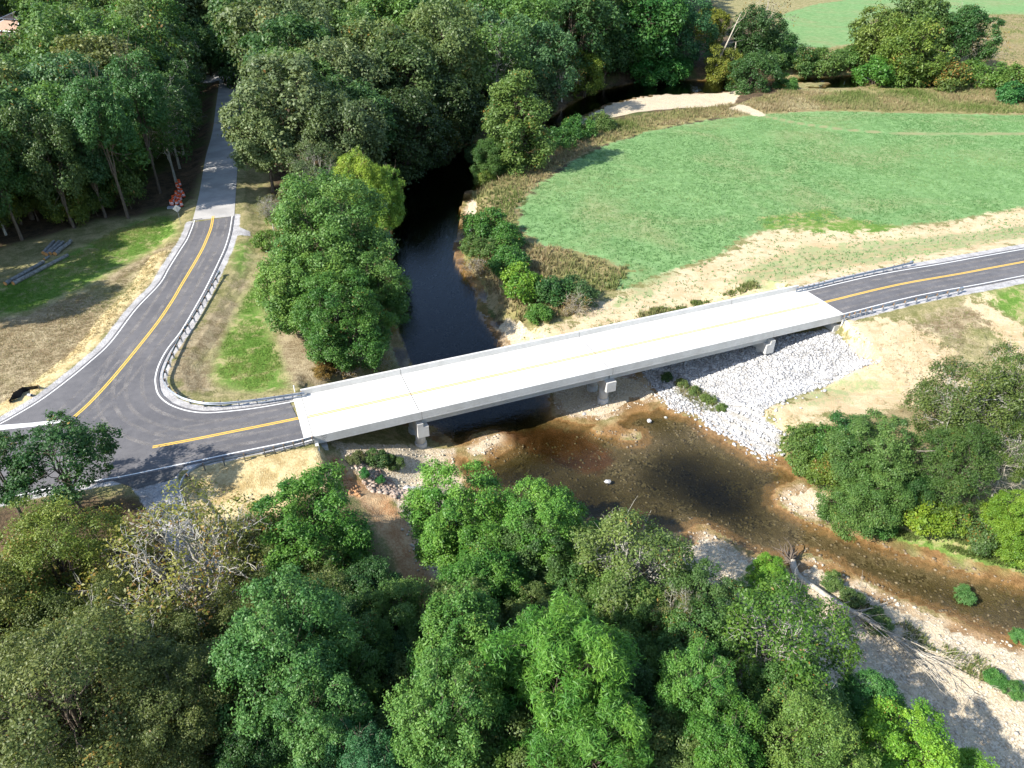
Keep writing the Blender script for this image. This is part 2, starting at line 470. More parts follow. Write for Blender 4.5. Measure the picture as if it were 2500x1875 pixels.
# the river's edge
W_UP = [(880, 800), (842, 700), (835, 600), (835, 500), (850, 430), (880, 370), (930, 335), (985, 312), (1060, 300), (1130, 285), (1190, 250), (1250, 212), (1300, 192), (1380, 176), (1480, 172), (1600, 172), (1720, 170), (1860, 160), (2040, 150), (2300, 150)]
W_DN = [(2300, 163), (2040, 165), (1880, 178), (1830, 196), (1760, 199), (1690, 194), (1600, 197), (1520, 201), (1430, 203), (1380, 210), (1320, 222), (1265, 248), (1236, 276), (1185, 300), (1130, 335), (1060, 372), (1035, 395), (1052, 402), (1012, 415), (1003, 450), (1003, 490), (988, 535), (995, 570), (1035, 620), (1045, 680), (1075, 720), (1105, 760), (1180, 800)]
W_R = [(1385, 812), (1425, 850), (1450, 884), (1505, 893), (1535, 925), (1590, 955), (1645, 985), (1700, 1002), (1742, 1030), (1730, 1050), (1692, 1064), (1690, 1082), (1740, 1112), (1800, 1132), (1860, 1150), (1950, 1182), (2080, 1220), (2212, 1252), (2420, 1310)]
W_L = [(2420, 1470), (2212, 1402), (2050, 1345), (1950, 1308), (1860, 1262), (1805, 1228), (1750, 1208), (1700, 1228), (1620, 1203), (1560, 1168), (1520, 1144), (1490, 1165), (1400, 1160), (1250, 1150), (1120, 1120), (1030, 1080), (975, 1010), (978, 968), (930, 930), (800, 880)]
water_poly = flat(dd, W_UP + W_DN + W_R + W_L, ZW)
bars = [flat(dd, p, ZW) for p in (
    [(1180, 815), (1195, 862), (1206, 893), (1250, 905), (1300, 908), (1338, 897), (1352, 885), (1366, 880), (1372, 866), (1385, 878), (1400, 880), (1412, 868), (1432, 856), (1418, 838), (1375, 812), (1300, 800)],
    [(1004, 970), (1022, 985), (1060, 979), (1092, 962), (1096, 945), (1068, 936), (1030, 945)],
    [(1298, 927), (1316, 930), (1338, 928), (1320, 923)], [(1345, 942), (1372, 942), (1370, 937), (1352, 938)],
    [(1690, 182), (1740, 178), (1790, 178), (1780, 186), (1720, 190)])]

def inside(P, poly):
    x, y = P[:, 0], P[:, 1]
    c = np.zeros(len(P), bool)
    x0, y0 = poly[:, 0], poly[:, 1]
    x1, y1 = np.roll(x0, -1), np.roll(y0, -1)
    for a, b, e, f in zip(x0, y0, x1, y1):
        if b == f: continue
        m = ((b > y) != (f > y)) & (x < (e - a) * (y - b) / (f - b) + a)
        c ^= m
    return c
def seg_dist(P, A, closed=False):
    d = np.full(len(P), 1e9)
    B = np.roll(A, -1, 0) if closed else A[1:]
    AA = A if closed else A[:-1]
    for a, b in zip(AA, B):
        ab = b - a; l2 = ab @ ab
        if l2 < 1e-9: continue
        t = np.clip(((P - a) @ ab) / l2, 0, 1)
        q = P - (a + t[:, None] * ab)
        d = np.minimum(d, np.einsum('ij,ij->i', q, q))
    return np.sqrt(d)
def sdf(P, poly, reach=14.0):
    """signed distance, positive inside, clipped to +-reach"""
    poly = np.asarray(poly)
    out = np.full(len(P), -reach)
    lo, hi = poly.min(0) - reach, poly.max(0) + reach
    m = (P[:, 0] > lo[0]) & (P[:, 0] < hi[0]) & (P[:, 1] > lo[1]) & (P[:, 1] < hi[1])
    if not m.any(): return out
    Q = P[m]
    d = seg_dist(Q, poly, True)
    s = np.where(inside(Q, poly), d, -d)
    out[m] = np.clip(s, -reach, reach)
    return out
def thin(A, tol=1.0):
    out = [A[0]]
    for p in A[1:]:
        if np.linalg.norm(p - out[-1]) > tol: out.append(p)
    return np.array(out)

# ground zones, each an outline on the ground (height in metres used for the image pixel rays)
Z = {}
Z['rough'] = [flat(dd, [(995, 440), (1060, 360), (1180, 320), (1250, 280), (1400, 245), (1590, 225), (1700, 195), (1850, 200), (2050, 190), (2400, 190), (2400, 262), (2212, 248), (2000, 244), (1800, 238), (1640, 246), (1540, 255), (1400, 285), (1300, 315), (1220, 355), (1160, 405), (1130, 440), (1125, 500), (1160, 525), (1250, 545), (1330, 570), (1400, 590), (1340, 625), (1280, 640), (1230, 690), (1150, 700), (1080, 690), (1040, 640), (1000, 560)], -3.2),
              flat(dd, [(1880, 900), (1980, 865), (2060, 850), (2100, 960), (2060, 1040), (1960, 1000), (1800, 960), (1700, 960)], -3.5),
              flat(dd, [(1680, 112), (1880, 90), (2000, 60), (2140, 28), (2400, 40), (2400, 205), (1830, 200), (1850, 168), (1700, 168)], -3.4),
              flat(dd, [(1700, 1010), (1760, 1010), (1850, 1100), (2000, 1150), (2212, 1180), (2212, 1245), (2080, 1215), (1950, 1178), (1860, 1145), (1790, 1100), (1745, 1040)], -5.0)]
Z['field'] = [flat(dd, [(1128, 440), (1160, 402), (1230, 355), (1300, 318), (1400, 285), (1540, 258), (1640, 248), (1800, 240), (2000, 246), (2500, 252), (2500, 440), (2212, 448), (2050, 478), (1900, 492), (1800, 482), (1640, 500), (1600, 515), (1560, 550), (1440, 590), (1350, 628), (1310, 610), (1370, 585), (1330, 568), (1250, 543), (1160, 522), (1122, 490)], -3.2),
              flat(dd, [(1690, 30), (1760, 10), (1900, -10), (2600, -40), (2600, 40), (2140, 30), (1880, 40), (1870, 90), (1800, 100), (1720, 108), (1690, 80)], -3.5)]
Z['brown'] = [flat(dd, [(-60, 700), (60, 680), (190, 625), (300, 560), (385, 520), (345, 590), (260, 690), (150, 790), (85, 840), (20, 870), (-60, 890)], -0.6),
              flat(dd, [(488, 640), (520, 600), (545, 620), (500, 700), (470, 780), (450, 850), (390, 845), (362, 800), (380, 760)], -0.5),
              flat(dd, [(600, 700), (660, 690), (800, 770), (770, 800), (660, 835), (620, 840), (590, 760)], -1.0),
              flat(dd, [(1860, 770), (1960, 700), (2110, 650), (2212, 750), (2100, 800), (2050, 850), (1980, 860), (1900, 800)], -2.0)]
Z['lawn'] = [flat(dd, [(-60, 640), (60, 590), (200, 520), (310, 470), (372, 465), (385, 505), (300, 555), (190, 615), (60, 672), (-60, 690)], -0.6),
             flat(dd, [(530, 640), (560, 600), (575, 690), (600, 760), (625, 838), (560, 850), (480, 835), (455, 810), (480, 740)], -0.7),
             flat(dd, [(505, 530), (545, 520), (540, 570), (520, 600), (500, 570)], -0.4),
             flat(dd, [(1700, 500), (1830, 470), (1950, 490), (1900, 520), (1760, 545)], -2.6),
             flat(dd, [(1640, 470), (1790, 450), (1830, 482), (1760, 490), (1650, 497)], -3.2),
             flat(dd, [(2110, 640), (2212, 610), (2400, 600), (2400, 740), (2212, 700), (2160, 680)], -1.5),
             flat(dd, [(1690, 1090), (1850, 1070), (1960, 1130), (2100, 1170), (2212, 1200), (2212, 1250), (2080, 1218), (1950, 1180), (1860, 1148), (1760, 1100)], -5.1)]
Z['straw'] = [offset(wl_left, -2.0)[8:]]
Z['straw'] = [np.vstack([offset(wl_left, -1.6)[14:], offset(wl_left, -4.6)[14:][::-1]]),
              flat(dd, [(395, 1060), (420, 1010), (480, 990), (680, 965), (705, 985), (720, 1010), (735, 1060), (600, 1110), (480, 1120), (410, 1130)], -0.7)]
Z['dirt'] = [flat(dd, [(1090, 745), (1130, 725), (1230, 700), (1260, 665), (1300, 650), (1380, 620), (1440, 592), (1500, 575), (1580, 545), (1640, 505), (1700, 495), (1800, 500), (1900, 498), (2050, 482), (2150, 460), (2260, 445), (2400, 470), (2400, 505), (2212, 520), (2000, 560), (1850, 595), (1720, 615), (1600, 660), (1400, 690), (1250, 725), (1170, 775)], -2.6),
             flat(dd, [(1640, 895), (1700, 865), (1870, 795), (1890, 770), (1840, 730), (1810, 700), (1830, 690), (1960, 690), (2060, 760), (2000, 850), (1900, 885), (1800, 905), (1690, 940)], -2.2),
             flat(dd, [(2090, 650), (2130, 640), (2250, 740), (2212, 790), (2150, 720)], -2.0),
             np.vstack([offset(yl_east, 5.0), offset(yl_east, 9.5)[::-1]]), np.array([bp(60, -0.6), bp(71, -3.5), bp(74, -6), bp(74, -14), bp(66, -16), bp(60, -12)]),
             flat(dd, [(20, 855), (60, 840), (90, 850), (60, 880), (20, 885)], -0.5)]
Z['gravel'] = [flat(dd, [(1180, 800), (1195, 862), (1206, 893), (1250, 905), (1300, 908), (1338, 897), (1352, 885), (1412, 868), (1432, 856), (1418, 838), (1375, 812), (1300, 795)], ZW),
               bars[1], bars[2], bars[3],
               flat(dd, [(720, 1000), (800, 985), (900, 960), (985, 955), (985, 1010), (1040, 1090), (1100, 1140), (1000, 1300), (900, 1250), (850, 1110), (800, 1080)], -4.6),
               flat(dd, [(1490, 1150), (1520, 1140), (1620, 1200), (1700, 1225), (1750, 1200), (1860, 1258), (2050, 1340), (2230, 1400), (2500, 1500), (2500, 1900), (2000, 1900), (1900, 1600), (1700, 1500), (1500, 1300), (1450, 1200)], -5.2),
               flat(dd, [(1686, 1070), (1700, 1050), (1735, 1040), (1770, 1070), (1800, 1100), (1830, 1130), (1790, 1130), (1740, 1115), (1690, 1085)], -5.2),
               flat(dd, [(1236, 272), (1265, 245), (1330, 215), (1400, 200), (1560, 199), (1600, 200), (1590, 222), (1580, 236), (1480, 240), (1380, 248), (1300, 265), (1250, 277)], -5.0),
               flat(dd, [(1570, 235), (1600, 222), (1640, 240), (1660, 250), (1640, 252)], -3.2),
               flat(dd, [(1008, 470), (1003, 445), (1015, 425), (1030, 435), (1028, 465), (1012, 500)], -5.0),
               flat(dd, [(1075, 700), (1100, 690), (1140, 725), (1110, 750), (1090, 745)], -5.0)]
Z['sparse'] = [flat(dd, [(1590, 610), (1640, 565), (1740, 532), (1850, 525), (1960, 515), (2060, 505), (2120, 500), (2212, 490), (2400, 480), (2400, 500), (2212, 512), (2050, 540), (1900, 568), (1760, 590), (1660, 625)], -2.6),
               flat(dd, [(1400, 600), (1460, 590), (1400, 640), (1330, 660)], -2.9), flat(dd, [(1690, 870), (1750, 850), (1850, 820), (1900, 830), (1800, 870)], -2.5)]
Z['clay'] = [flat(dd, [(700, 985), (722, 985), (760, 1010), (800, 1050), (880, 1120), (930, 1240), (960, 1320), (880, 1310), (840, 1180), (780, 1090), (735, 1050), (715, 1020)], -2.8)]
Z['white'] = [flat(z1, [(1240, 495), (1300, 462), (1420, 440), (1440, 480), (1390, 515), (1300, 508)], -0.1),
              np.vstack([offset(wl_left, -0.2), offset(wl_left, -1.35)[::-1]]),
              np.vstack([offset(wl_right, 0.2), offset(wl_right, 1.3)[::-1]]),
              np.vstack([offset(wl_bottom, -0.2), offset(wl_bottom, -1.0)[::-1]]),
              np.vstack([offset(yl_east, 3.9), offset(yl_east, 5.2)[::-1]]),
              np.vstack([offset(yl_east, -3.9), offset(yl_east, -5.4)[::-1]]),
              flat(r390, [(1000, 670), (1085, 680), (1075, 860), (1225, 905), (1215, 970), (1040, 960), (1000, 900)], -0.1),
              flat(z4, [(830, 1490), (1090, 1415), (1150, 1345), (1140, 1440), (1160, 1560), (1260, 1720), (1420, 1900), (1500, 2150), (1250, 2200), (1150, 1900), (1000, 1700)], -0.6)]
Z['riprap'] = [flat(dd, [(1385, 800), (1450, 780), (1520, 745), (1800, 700), (1885, 772), (1865, 792), (1700, 862), (1640, 892), (1690, 935), (1678, 975), (1650, 985), (1590, 953), (1535, 925), (1505, 893), (1450, 884)], -4.0)]
Z['wood'] = [np.array([[-58, 128], [-66, 160], [-80, 205], [-92, 250], [-118, 330], [-200, 520], [-700, 900], [-700, 40], [-100, 92], [-86, 103], [-78, 112], [-72, 120], [-64, 122]]),
             np.array([[-44, 126], [-36, 128], [-16, 118], [-12, 100], [-18, 90], [-10, 84], [0, 82], [6, 100], [2, 125], [30, 150], [60, 205], [84, 228], [96, 300], [110, 480], [-130, 480], [-88, 280], [-70, 225], [-56, 175]]),
             flat(dd, [(-200, 1140), (100, 1130), (260, 1120), (560, 1130), (700, 1080), (760, 1100), (860, 1250), (900, 1360), (1000, 1300), (1130, 1180), (1250, 1170), (1480, 1190), (1560, 1330), (1800, 1560), (1950, 1900), (-500, 1900)], -3.0)]
forest_w = np.array([[-70, 95], [-78, 108], [-71, 118], [-66, 128], [-92, 250], [-118, 330], [-330, 520], [-330, 60], [-95, 88]])

# ---- coarse height raster, blurred
GX0, GX1, GY0, GY1, GS = -300, 330, -30, 520, 1.0
gx = np.arange(GX0, GX1 + GS, GS); gy = np.arange(GY0, GY1 + GS, GS)
RX, RY = np.meshgrid(gx, gy)
RP = np.c_[RX.ravel(), RY.ravel()]
H = np.full(len(RP), -3.2)
def paint(poly, z): H[inside(RP, np.asarray(poly))] = z
# land west and north of the river at about road level, falling to the bank
mid = flat(dd, W_UP, ZW)
west = np.vstack([[[-300, -30]], [[-300, 520]], [[60, 520]], mid[::-1][2:], flat(dd, [(800, 880), (760, 980), (800, 1080), (900, 1250), (1000, 1400), (1300, 1500), (1700, 1640), (1900, 1900)], -4.0), [[30, -30]]])
paint(west, -0.9)
northbank = np.vstack([mid, (mid + np.array([-9, 6]))[::-1]])
paint(northbank, -3.2)
paint(flat(dd, [(640, 1140), (900, 1180), (1000, 1350), (1300, 1480), (1700, 1620), (1950, 1900), (-400, 1900), (-400, 1250), (200, 1200), (420, 1180)], -2.5), -2.6)
for p in Z['gravel'][:7] + Z['gravel'][7:8]: paint(p, -5.1)
paint(water_poly, -6.0)
H = H.reshape(RX.shape)
def blur(A, n, it=3):
    k = np.ones(2 * n + 1) / (2 * n + 1)
    for _ in range(it):
        A = np.pad(A, ((n, n), (0, 0)), 'edge'); c = np.cumsum(np.vstack([np.zeros((1, A.shape[1])), A]), 0); A = (c[2 * n + 1:] - c[:-2 * n - 1]) / (2 * n + 1)
        A = np.pad(A, ((0, 0), (n, n)), 'edge'); c = np.cumsum(np.hstack([np.zeros((A.shape[0], 1)), A]), 1); A = (c[:, 2 * n + 1:] - c[:, :-2 * n - 1]) / (2 * n + 1)
    return A
H = blur(H, 2, 3)
wt = thin(water_poly, 0.8); bars_t = [b for b in bars]
asph_t, asph_et, old_t = thin(asph, 1.2), thin(asph_e, 3), thin(old_poly, 4)
def vnoise(P, s, seed):
    """cheap smooth value noise"""
    r = np.random.default_rng(seed); n = 256
    T = r.random((n, n))
    q = P / s; i = np.floor(q).astype(int); f = q - i; f = f * f * (3 - 2 * f)
    a = T[i[:, 0] % n, i[:, 1] % n]; b = T[(i[:, 0] + 1) % n, i[:, 1] % n]; c = T[i[:, 0] % n, (i[:, 1] + 1) % n]; d = T[(i[:, 0] + 1) % n, (i[:, 1] + 1) % n]
    return (a * (1 - f[:, 0]) + b * f[:, 0]) * (1 - f[:, 1]) + (c * (1 - f[:, 0]) + d * f[:, 0]) * f[:, 1] - 0.5
def sstep(a, b, x):
    t = np.clip((x - a) / (b - a), 0, 1); return t * t * (3 - 2 * t)
deep_c = at(*dd(1560, 1065), ZW)[:2]
def heights(P):
    x = np.clip((P[:, 0] - GX0) / GS, 0, len(gx) - 1.001); y = np.clip((P[:, 1] - GY0) / GS, 0, len(gy) - 1.001)
    i, j = x.astype(int), y.astype(int); fx, fy = x - i, y - j
    h = (H[j, i] * (1 - fx) + H[j, i + 1] * fx) * (1 - fy) + (H[j + 1, i] * (1 - fx) + H[j + 1, i + 1] * fx) * fy
    # rising hillside far away on the west
    h = h + 0.02 * np.clip(-P[:, 0] - 95, 0, 400)
    s = (P - BO) @ BA; t = (P - BO) @ BN
    # road embankments
    d1 = -sdf(P, asph_t, 30); d2 = -sdf(P, asph_et, 30); d3 = -sdf(P, old_t, 12)
    for d, g in ((d1, 0.30), (d2, 0.28)):
        e = -0.07 - np.clip(d - 1.6, 0, 99) * g
        near = sstep(2.0, 0.6, d)
        h = np.maximum(h, np.where(d < 29, e, -99))
        h = h * (1 - near) + np.minimum(h, -0.07) * near
        h = np.where(d < 0.1, -0.07, h)
    h = np.where(d3 < 3, h * sstep(0.5, 3, d3) + (-0.06) * (1 - sstep(0.5, 3, d3)), h)
    # under the bridge the fills end at the abutments and fall away as stone slopes
    onb = None
    w = sstep(-8.5, -5.0, t) * sstep(16, 12.5, t)
    lat = np.clip(-t - 0.5, 0, 6)
    hl = -1.35 - np.clip(s - 0.5, 0, 99) * 0.34 - lat * 0.25
    hr = -1.8 - np.clip(67 - s, 0, 99) * 0.145 - lat * 0.22 * sstep(52, 64, s)
    fill = np.maximum(np.maximum(np.where(s < 14, hl, -9), np.where(s > 38, hr, -9)), np.minimum(h, -5.0))
    cut = (s > 0.15) & (s < 67.8)
    h = np.where(cut, h * (1 - w) + np.minimum(np.maximum(fill, -5.6), np.maximum(h, fill)) * w, h)
    h = np.where((s > -0.2) & (s <= 0.15) & (t > -.5) & (t < 9), np.minimum(h, -0.6), h)
    h = np.where((s >= 67.8) & (s < 68.4) & (t > -.5) & (t < 9), np.minimum(h, -0.6), h)
    # small unevenness off the roads
    off = sstep(0.5, 4, np.minimum(np.minimum(d1, d2), np.maximum(d3, 0)))
    h = h + off * (vnoise(P, 3.1, 1) * 0.18 + vnoise(P, 0.9, 2) * 0.07)
    # the river bed and its edge
    dw = -sdf(P, wt, 25)
    for b in bars_t: dw = np.maximum(dw, sdf(P, b, 25))
    dw = dw + vnoise(P, 1.9, 5) * 0.35 + vnoise(P, 0.6, 9) * 0.12
    up = sstep(90, 70, P[:, 1] - P[:, 0] * 0.4)            # 1 downstream of the bridge, 0 upstream
    dmax = 3.6 * (1 - up) + up * (0.62 + 0.55 * vnoise(P, 6, 4) + 0.2 * vnoise(P, 2.2, 14) + 0.75 * np.exp(-((P - deep_c) ** 2).sum(1) / 22.0) + 0.5 * np.exp(-((P - at(*dd(1090, 900), ZW)[:2]) ** 2).sum(1) / 60.0))
    depth = dmax * (1 - np.exp(dw / (1.6 + 1.4 * up)))
    bed = ZW - depth + vnoise(P, 0.55, 11) * 0.10 * up
    bank = sstep(0.0, 4.5, dw)
    hb = np.maximum(h, ZW + 0.10)
    out = (ZW + 0.05 * np.clip(dw, 0, 9)) * (1 - bank) + hb * bank
    return np.where(dw < 0, bed, np.where(dw < 4.5, np.minimum(out, np.maximum(hb, ZW)), hb)), dw
def ground_z(x, y):
    return float(heights(np.array([[x, y]], float))[0][0])

def on_ground(poly):
    # camera rays through the outline's image pixels, followed down to the modelled ground
    if id(poly) not in OUTLINE_PX or OUTLINE_PX[id(poly)][0] is not poly: return poly
    px = OUTLINE_PX[id(poly)][1]; P = poly.copy()
    for _ in range(8):
        g = heights(P)[0]; g = np.maximum(g, ZW)
        P = 0.4 * P + 0.6 * np.array([at(*q, z)[:2] for q, z in zip(px, g)])
    return P
for k_ in ('rough', 'field', 'brown', 'lawn', 'dirt', 'sparse', 'clay', 'riprap', 'straw'): Z[k_] = [on_ground(p_) for p_ in Z[k_]]
# ---- ground sheet: dense where the camera is near, stretching to the horizon
def axis(parts):
    out = []
    for a, b, s0 in parts: out.append(np.arange(a, b, s0))
    return np.concatenate(out)
def grow(a, s0, f, end):
    o = [a]
    while abs(o[-1]) < end: s0 *= f; o.append(o[-1] + s0)
    return np.array(o[1:])
xs = axis([(-130, -62, 1.2), (-62, 62, 0.42), (62, 100, 0.7), (100, 180, 1.4)])
xs = np.concatenate([-grow(130, 1.2, 1.25, 2600)[::-1], xs, grow(180, 1.4, 1.25, 2600)])
ys = axis([(16, 30, 0.8), (30, 110, 0.38), (110, 160, 0.7), (160, 300, 1.6)])
ys = np.concatenate([(16 - grow(0, 0.8, 1.5, 500))[::-1], ys, grow(300, 1.7, 1.18, 3400)])
GXm, GYm = np.meshgrid(xs, ys)
GP = np.c_[GXm.ravel(), GYm.ravel()]
gh, gdw = heights(GP)
zone_attr = {}
for k, polys in Z.items():
    v = np.full(len(GP), -14.0)
    for p in polys: v = np.maximum(v, sdf(GP, p))
    zone_attr['z_' + k] = ('POINT', v)
zone_attr['z_shore'] = ('POINT', gdw)
red_c = at(*dd(1250, 975), ZW)[:2]
zone_attr['z_red'] = ('POINT', sdf(GP, flat(dd, [(1070, 930), (1180, 915), (1260, 930), (1330, 990), (1300, 1020), (1210, 1000), (1120, 960)], ZW)))
track = catmull(flat(dd, [(1590, 232), (1640, 248), (1720, 265), (1850, 282), (2000, 290), (2300, 288)], -3.2), 4)
zone_attr['z_track'] = ('POINT', np.minimum(6, np.abs(np.minimum(seg_dist(GP, track), 30) - 0.8)))
nx, ny = len(xs), len(ys)
ii = np.arange(nx - 1)[None] + np.arange(ny - 1)[:, None] * nx
GF = np.stack([ii, ii + 1, ii + nx + 1, ii + nx], -1).reshape(-1, 4)

def ground_material():
    m, nt, out = new_mat("ground")
    v = pos(nt)
    big = noise(nt, v, 0.07, 4, 0.6); mid_ = noise(nt, v, 0.55, 5, 0.65, 0.3); fine = noise(nt, v, 4.5, 4, 0.7); vfine = noise(nt, v, 17, 3, 0.7)
    vo = N(nt, "ShaderNodeTexVoronoi"); vo.inputs["Scale"].default_value = 4.6; L(nt, v, vo.inputs["Vector"])
    vo2 = N(nt, "ShaderNodeTexVoronoi"); vo2.inputs["Scale"].default_value = 8.0; L(nt, v, vo2.inputs["Vector"])
    mp = N(nt, "ShaderNodeMapping"); L(nt, v, mp.inputs[0]); mp.inputs["Rotation"].default_value = (0, 0, 0.95); mp.inputs["Scale"].default_value = (0.22, 1.6, 1)
    streak = noise(nt, mp.outputs[0], 2.2, 4, 0.65)
    mixed = math_(nt, 'ADD', math_(nt, 'MULTIPLY', mid_, 0.45), math_(nt, 'ADD', math_(nt, 'MULTIPLY', fine, 0.35), math_(nt, 'MULTIPLY', vfine, 0.2)))
    fm = maprange(nt, mixed, 0.41, 0.60)
    ragged = math_(nt, 'ADD', math_(nt, 'MULTIPLY', math_(nt, 'SUBTRACT', mid_, 0.5), 4.0), math_(nt, 'MULTIPLY', math_(nt, 'SUBTRACT', fine, 0.5), 1.6))
    def zone(name, amp=1.0, w=0.25, bias=0.0):
        amp = amp * 1.25
        a = N(nt, "ShaderNodeAttribute", attribute_name="z_" + name)
        x = math_(nt, 'ADD', a.outputs["Fac"], math_(nt, 'MULTIPLY', ragged, amp))
        return maprange(nt, x, -w + bias, w + bias)
    c = mixc(nt, fm, (0.14, 0.14, 0.05), (0.32, 0.27, 0.14))                           # thin dry grass
    litter = mixc(nt, fm, (0.045, 0.034, 0.02), (0.125, 0.085, 0.05))
    litter = mixc(nt, maprange(nt, big, 0.5, 0.62), litter, mixc(nt, fm, (0.05, 0.07, 0.018), (0.10, 0.10, 0.035)))
    c = mixc(nt, zone('wood', 1.0, 1.2), c, litter)
    rough = mixc(nt, fm, (0.12, 0.135, 0.04), (0.27, 0.22, 0.10))
    rough = mixc(nt, maprange(nt, big, 0.42, 0.6), rough, mixc(nt, fm, (0.16, 0.13, 0.06), (0.30, 0.235, 0.125)))
    c = mixc(nt, zone('rough', 1.0, 0.6), c, rough)
    field = mixc(nt, fm, (0.105, 0.20, 0.068), (0.175, 0.29, 0.115))
    field = mixc(nt, maprange(nt, noise(nt, v, 0.045, 5, 0.65, 0.6), 0.44, 0.66, 0, 0.75), field, mixc(nt, fm, (0.15, 0.19, 0.07), (0.24, 0.26, 0.13)))
    field = mixc(nt, maprange(nt, noise(nt, v, 1.7, 3, 0.6, 1.5), 0.70, 0.76), field, (0.34, 0.30, 0.17))
    ta = N(nt, "ShaderNodeAttribute", attribute_name="z_track")
    field = mixc(nt, math_(nt, 'MULTIPLY', maprange(nt, ta.outputs["Fac"], 0.8, 0.3), maprange(nt, mid_, 0.35, 0.55, 0.3, 0.8)), field, (0.24, 0.22, 0.11))
    c = mixc(nt, zone('field', 1.5, 0.5), c, field)
    brown = mixc(nt, fm, (0.15, 0.11, 0.06), (0.335, 0.275, 0.17))
    brown = mixc(nt, maprange(nt, streak, 0.50, 0.68, 0, 0.55), brown, (0.38, 0.325, 0.205))
    brown = mixc(nt, maprange(nt, big, 0.52, 0.66, 0, 0.7), brown, mixc(nt, fm, (0.12, 0.15, 0.04), (0.30, 0.27, 0.12)))
    c = mixc(nt, zone('brown', 1.2, 0.8), c, brown)
    lawn = mixc(nt, fm, (0.075, 0.155, 0.022), (0.18, 0.265, 0.06))
    lawn = mixc(nt, maprange(nt, mid_, 0.46, 0.62, 0, 0.85), lawn, mixc(nt, fm, (0.20, 0.17, 0.07), (0.34, 0.29, 0.15)))
    c = mixc(nt, zone('lawn', 1.1, 1.0), c, lawn)
    dirt = mixc(nt, fm, (0.40, 0.30, 0.17), (0.56, 0.46, 0.31))
    dirt = mixc(nt, maprange(nt, big, 0.46, 0.62, 0, 0.55), dirt, (0.38, 0.27, 0.145))
    dirt = mixc(nt, maprange(nt, streak, 0.52, 0.70, 0, 0.5), dirt, (0.56, 0.48, 0.35))
    dirt = mixc(nt, maprange(nt, math_(nt, 'ADD', math_(nt, 'MULTIPLY', mid_, 0.6), math_(nt, 'MULTIPLY', fine, 0.4)), 0.55, 0.62, 0, 0.8), dirt, mixc(nt, fm, (0.14, 0.19, 0.06), (0.30, 0.29, 0.13)))
    c = mixc(nt, zone('dirt', 1.9, 0.7), c, dirt)
    spf = maprange(nt, math_(nt, 'ADD', math_(nt, 'MULTIPLY', mid_, 0.6), math_(nt, 'MULTIPLY', fine, 0.4)), 0.40, 0.56, 0.1, 0.85)
    sp_ = mixc(nt, fm, (0.13, 0.20, 0.07), (0.25, 0.29, 0.13))
    c = mixc(nt, math_(nt, 'MULTIPLY', zone('sparse', 1.6, 0.8), spf), c, sp_)
    straw = mixc(nt, fm, (0.32, 0.235, 0.105), (0.55, 0.455, 0.255))
    straw = mixc(nt, maprange(nt, mid_, 0.60, 0.72, 0, 0.6), straw, (0.22, 0.24, 0.08))
    c = mixc(nt, zone('straw', 0.45, 0.5), c, straw)
    peb = mixc(nt, maprange(nt, vo2.outputs["Color"], 0.2, 0.8), (0.34, 0.275, 0.185), (0.56, 0.49, 0.375))
    grav = mixc(nt, maprange(nt, mid_, 0.4, 0.66, 0, 0.8), peb, mixc(nt, fm, (0.40, 0.315, 0.195), (0.53, 0.44, 0.30)))
    c = mixc(nt, zone('gravel', 0.5, 0.25), c, grav)
    clay = mixc(nt, fm, (0.30, 0.16, 0.075), (0.46, 0.32, 0.18))
    c = mixc(nt, zone('clay', 0.5, 0.5), c, clay)
    white = mixc(nt, fm, (0.27, 0.26, 0.255), (0.44, 0.43, 0.425))
    c = mixc(nt, zone('white', 0.10, 0.12), c, white)
    c = mixc(nt, zone('riprap', 0.3, 0.3), c, mixc(nt, fm, (0.22, 0.21, 0.19), (0.42, 0.41, 0.39)))
    # river bed: cobbles, brown film, rust-red patches
    sh = N(nt, "ShaderNodeAttribute", attribute_name="z_shore")
    bedf = maprange(nt, sh.outputs["Fac"], 0.25, -0.15)
    cob = mixc(nt, maprange(nt, vo.outputs["Color"], 0.25, 0.8), (0.068, 0.05, 0.026), (0.265, 0.205, 0.122))
    sand_ = mixc(nt, maprange(nt, vfine, 0.35, 0.70), (0.085, 0.06, 0.03), (0.24, 0.18, 0.10))
    cob = mixc(nt, maprange(nt, mid_, 0.34, 0.54), cob, sand_)
    cob = mixc(nt, maprange(nt, sh.outputs["Fac"], -2.2, -0.3, 0, 0.8), cob, mixc(nt, fm, (0.17, 0.088, 0.03), (0.33, 0.185, 0.075)))
    cob = mixc(nt, zone('red', 0.6, 0.8), cob, mixc(nt, fm, (0.095, 0.044, 0.02), (0.18, 0.085, 0.042)))
    c = mixc(nt, bedf, c, cob)
    hgt = math_(nt, 'ADD', math_(nt, 'MULTIPLY', mid_, 1.0), math_(nt, 'ADD', math_(nt, 'MULTIPLY', fine, 0.7), math_(nt, 'MULTIPLY', vo2.outputs["Distance"], 0.35)))
    principled(nt, out, c, 0.95, hgt, 0.7, 0.16, 0.15)
    return m
M['ground'] = ground_material()
ground = obj("ground", mesh_np("ground", np.c_[GP, gh], GF, [M['ground']], True, zone_attr))
tag(ground, kind='structure')

# ---- water: a body of water whose skin lies at the river level, below the land everywhere else
wb = bmesh.new(); bx(wb, -45, 260, 8, 330, -9.5, ZW)
tag(bm_obj("water", wb, M['water']), kind='structure')
print("ground", round(time.time() - T0, 1))

